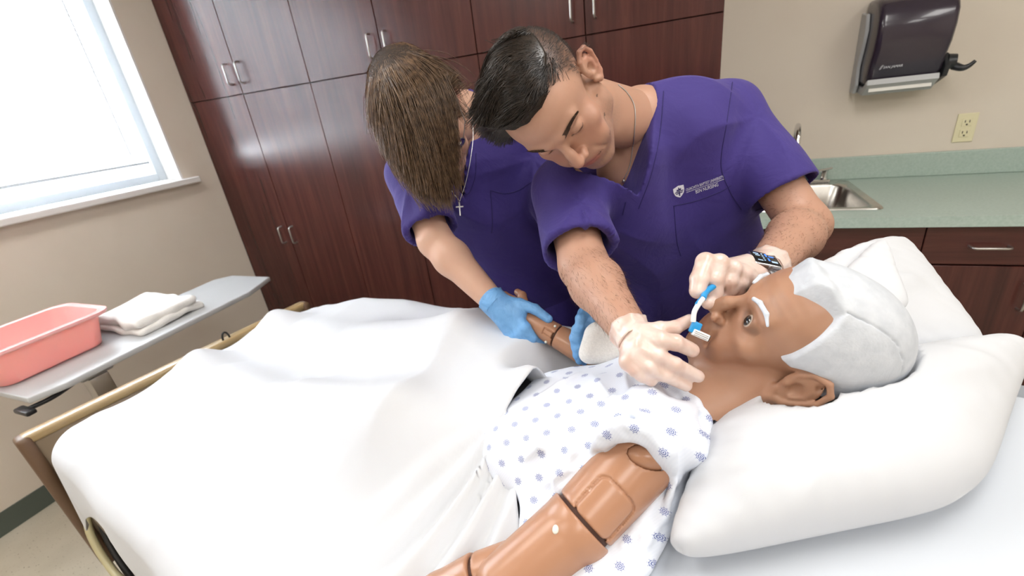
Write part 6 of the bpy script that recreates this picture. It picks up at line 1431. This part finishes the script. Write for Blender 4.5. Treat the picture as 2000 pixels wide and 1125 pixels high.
for pix in ([(958, 372), (985, 378), (1012, 372), (1038, 356)], [(958, 372), (962, 430), (960, 455)], [(815, 436), (835, 436), (855, 430)], [(902, 374), (915, 378), (928, 345), (930, 300)]): surf_line('seam', top2, pix, 0.0012, M['thread'], top2, 0.0)
# cross necklace hanging free from the neck
ch = [P(897, 196, 1.02), P(918, 215, 0.99), P(924, 262, 0.97), P(919, 310, 0.955), P(910, 355, 0.95), P(898, 393, 0.95)]
ch2 = [P(858, 300, 1.00), P(868, 345, 0.965), P(882, 372, 0.953), P(898, 393, 0.95)]
cn = thing('cross_necklace', 'silver chain with a small cross hanging from the neck of the fringed person', 'necklace', ch[-1])
tube('chain', curve_pts(ch, 8), 0.00065, M['silver'], cn, 6); tube('chain', curve_pts(ch2, 8), 0.00065, M['silver'], cn, 6)
cx = P(898, 408, 0.95); rt_ = nv(P(905, 407, 0.95) - P(891, 408, 0.95)); up_ = nv(P(897, 396, 0.95) - P(899, 422, 0.95)); nn_ = np.cross(rt_, up_)
bm = bmesh.new(); obox(bm, cx, 0.0014, 0.0145, 0.0009, rt_, up_, nn_, 0.0004, 1); obox(bm, cx + up_ * 0.0045, 0.0080, 0.0014, 0.0009, rt_, up_, nn_, 0.0004, 1); link('cross', bm_mesh('cross', bm, True), M['silver'], cn)
# blue gloves
fing = [([P(985, 590, .955), P(1015, 594, .945), P(1045, 604, .935), P(1071, 623, .925)], [0.0150, 0.0125, 0.0110, 0.0092]),
        ([P(1010, 620, .945), P(1026, 640, .930), P(1040, 660, .935), P(1060, 668, .955)], [0.0130, 0.0118, 0.0105, 0.0090]),
        ([P(1004, 630, .945), P(1016, 652, .935), P(1032, 668, .940), P(1052, 673, .960)], [0.0130, 0.0115, 0.0105, 0.0090]),
        ([P(995, 636, .950), P(1005, 656, .945), P(1020, 671, .948), P(1038, 676, .965)], [0.0125, 0.0112, 0.0100, 0.0088]),
        ([P(984, 634, .957), P(993, 650, .955), P(1006, 664, .958), P(1022, 672, .975)], [0.0115, 0.0105, 0.0095, 0.0085])]
palm = [(wR2, P(1010, 612, .950), 0.026, 0.022), (wR2, P(1004, 630, .952), 0.026, 0.021), (wR2, P(990, 634, .955), 0.026, 0.018)]
gb, _ = build_hand('glove', wR2, None, fing, M['blueglove'], n2, palm=palm, disp=glove_disp(15)); dR2 = nv(wR2 - eR2); cuff_ring('glove_cuff', wR2 + dR2 * 0.014, dR2, 0.0285, M['blueglove'], gb, ln=0.024)
fing = [([P(1148, 618, .905), P(1140, 612, .885), P(1134, 622, .870), P(1132, 636, .862)], [0.0130, 0.0115, 0.0100, 0.0090]),
        ([P(1142, 640, .885), P(1128, 644, .870), P(1123, 660, .862), P(1124, 676, .868)], [0.0125, 0.0112, 0.0105, 0.0092]),
        ([P(1148, 655, .885), P(1134, 662, .870), P(1128, 680, .865), P(1127, 694, .868)], [0.0125, 0.0112, 0.0102, 0.0090]),
        ([P(1155, 668, .885), P(1142, 676, .875), P(1134, 692, .868), P(1132, 704, .870)], [0.0120, 0.0105, 0.0096, 0.0085]),
        ([P(1162, 675, .890), P(1152, 685, .885), P(1145, 696, .878), P(1141, 706, .876)], [0.0110, 0.0098, 0.0090, 0.0080])]
palm = [(wL2, P(1148, 636, .895), 0.026, 0.020), (wL2, P(1158, 660, .897), 0.026, 0.020), (P(1148, 632, .895), P(1162, 672, .897), 0.018, 0.016)]
gb, _ = build_hand('glove', wL2, None, fing, M['blueglove'], n2, palm=palm, disp=glove_disp(17)); dL2 = nv(wL2 - eL2); cuff_ring('glove_cuff', wL2 + dL2 * 0.012, dL2, 0.0285, M['blueglove'], gb, ln=0.024)
# washcloth between the hand and the far arm
fw_ = Field(P(1168, 678, .82) - 0.09, P(1168, 678, .82) + 0.09, 0.0025)
for a, b in ((P(1160, 655, .845), P(1150, 690, .83)), (P(1175, 648, .845), P(1180, 690, .825)), (P(1190, 655, .84), P(1205, 690, .82))): fw_.cone(a, b, 0.019, 0.019, 0.02)
wcl = link('washcloth', sdf_mesh('washcloth', fw_, disp=lambda V: V + (0.0018 * vnoise(V, 60, 33, 2))[:, None] * np.array([0, -0.5, 0.8])), M['terry']); tag(wcl, 'folded white washcloth between the blue glove and the gown', 'washcloth')
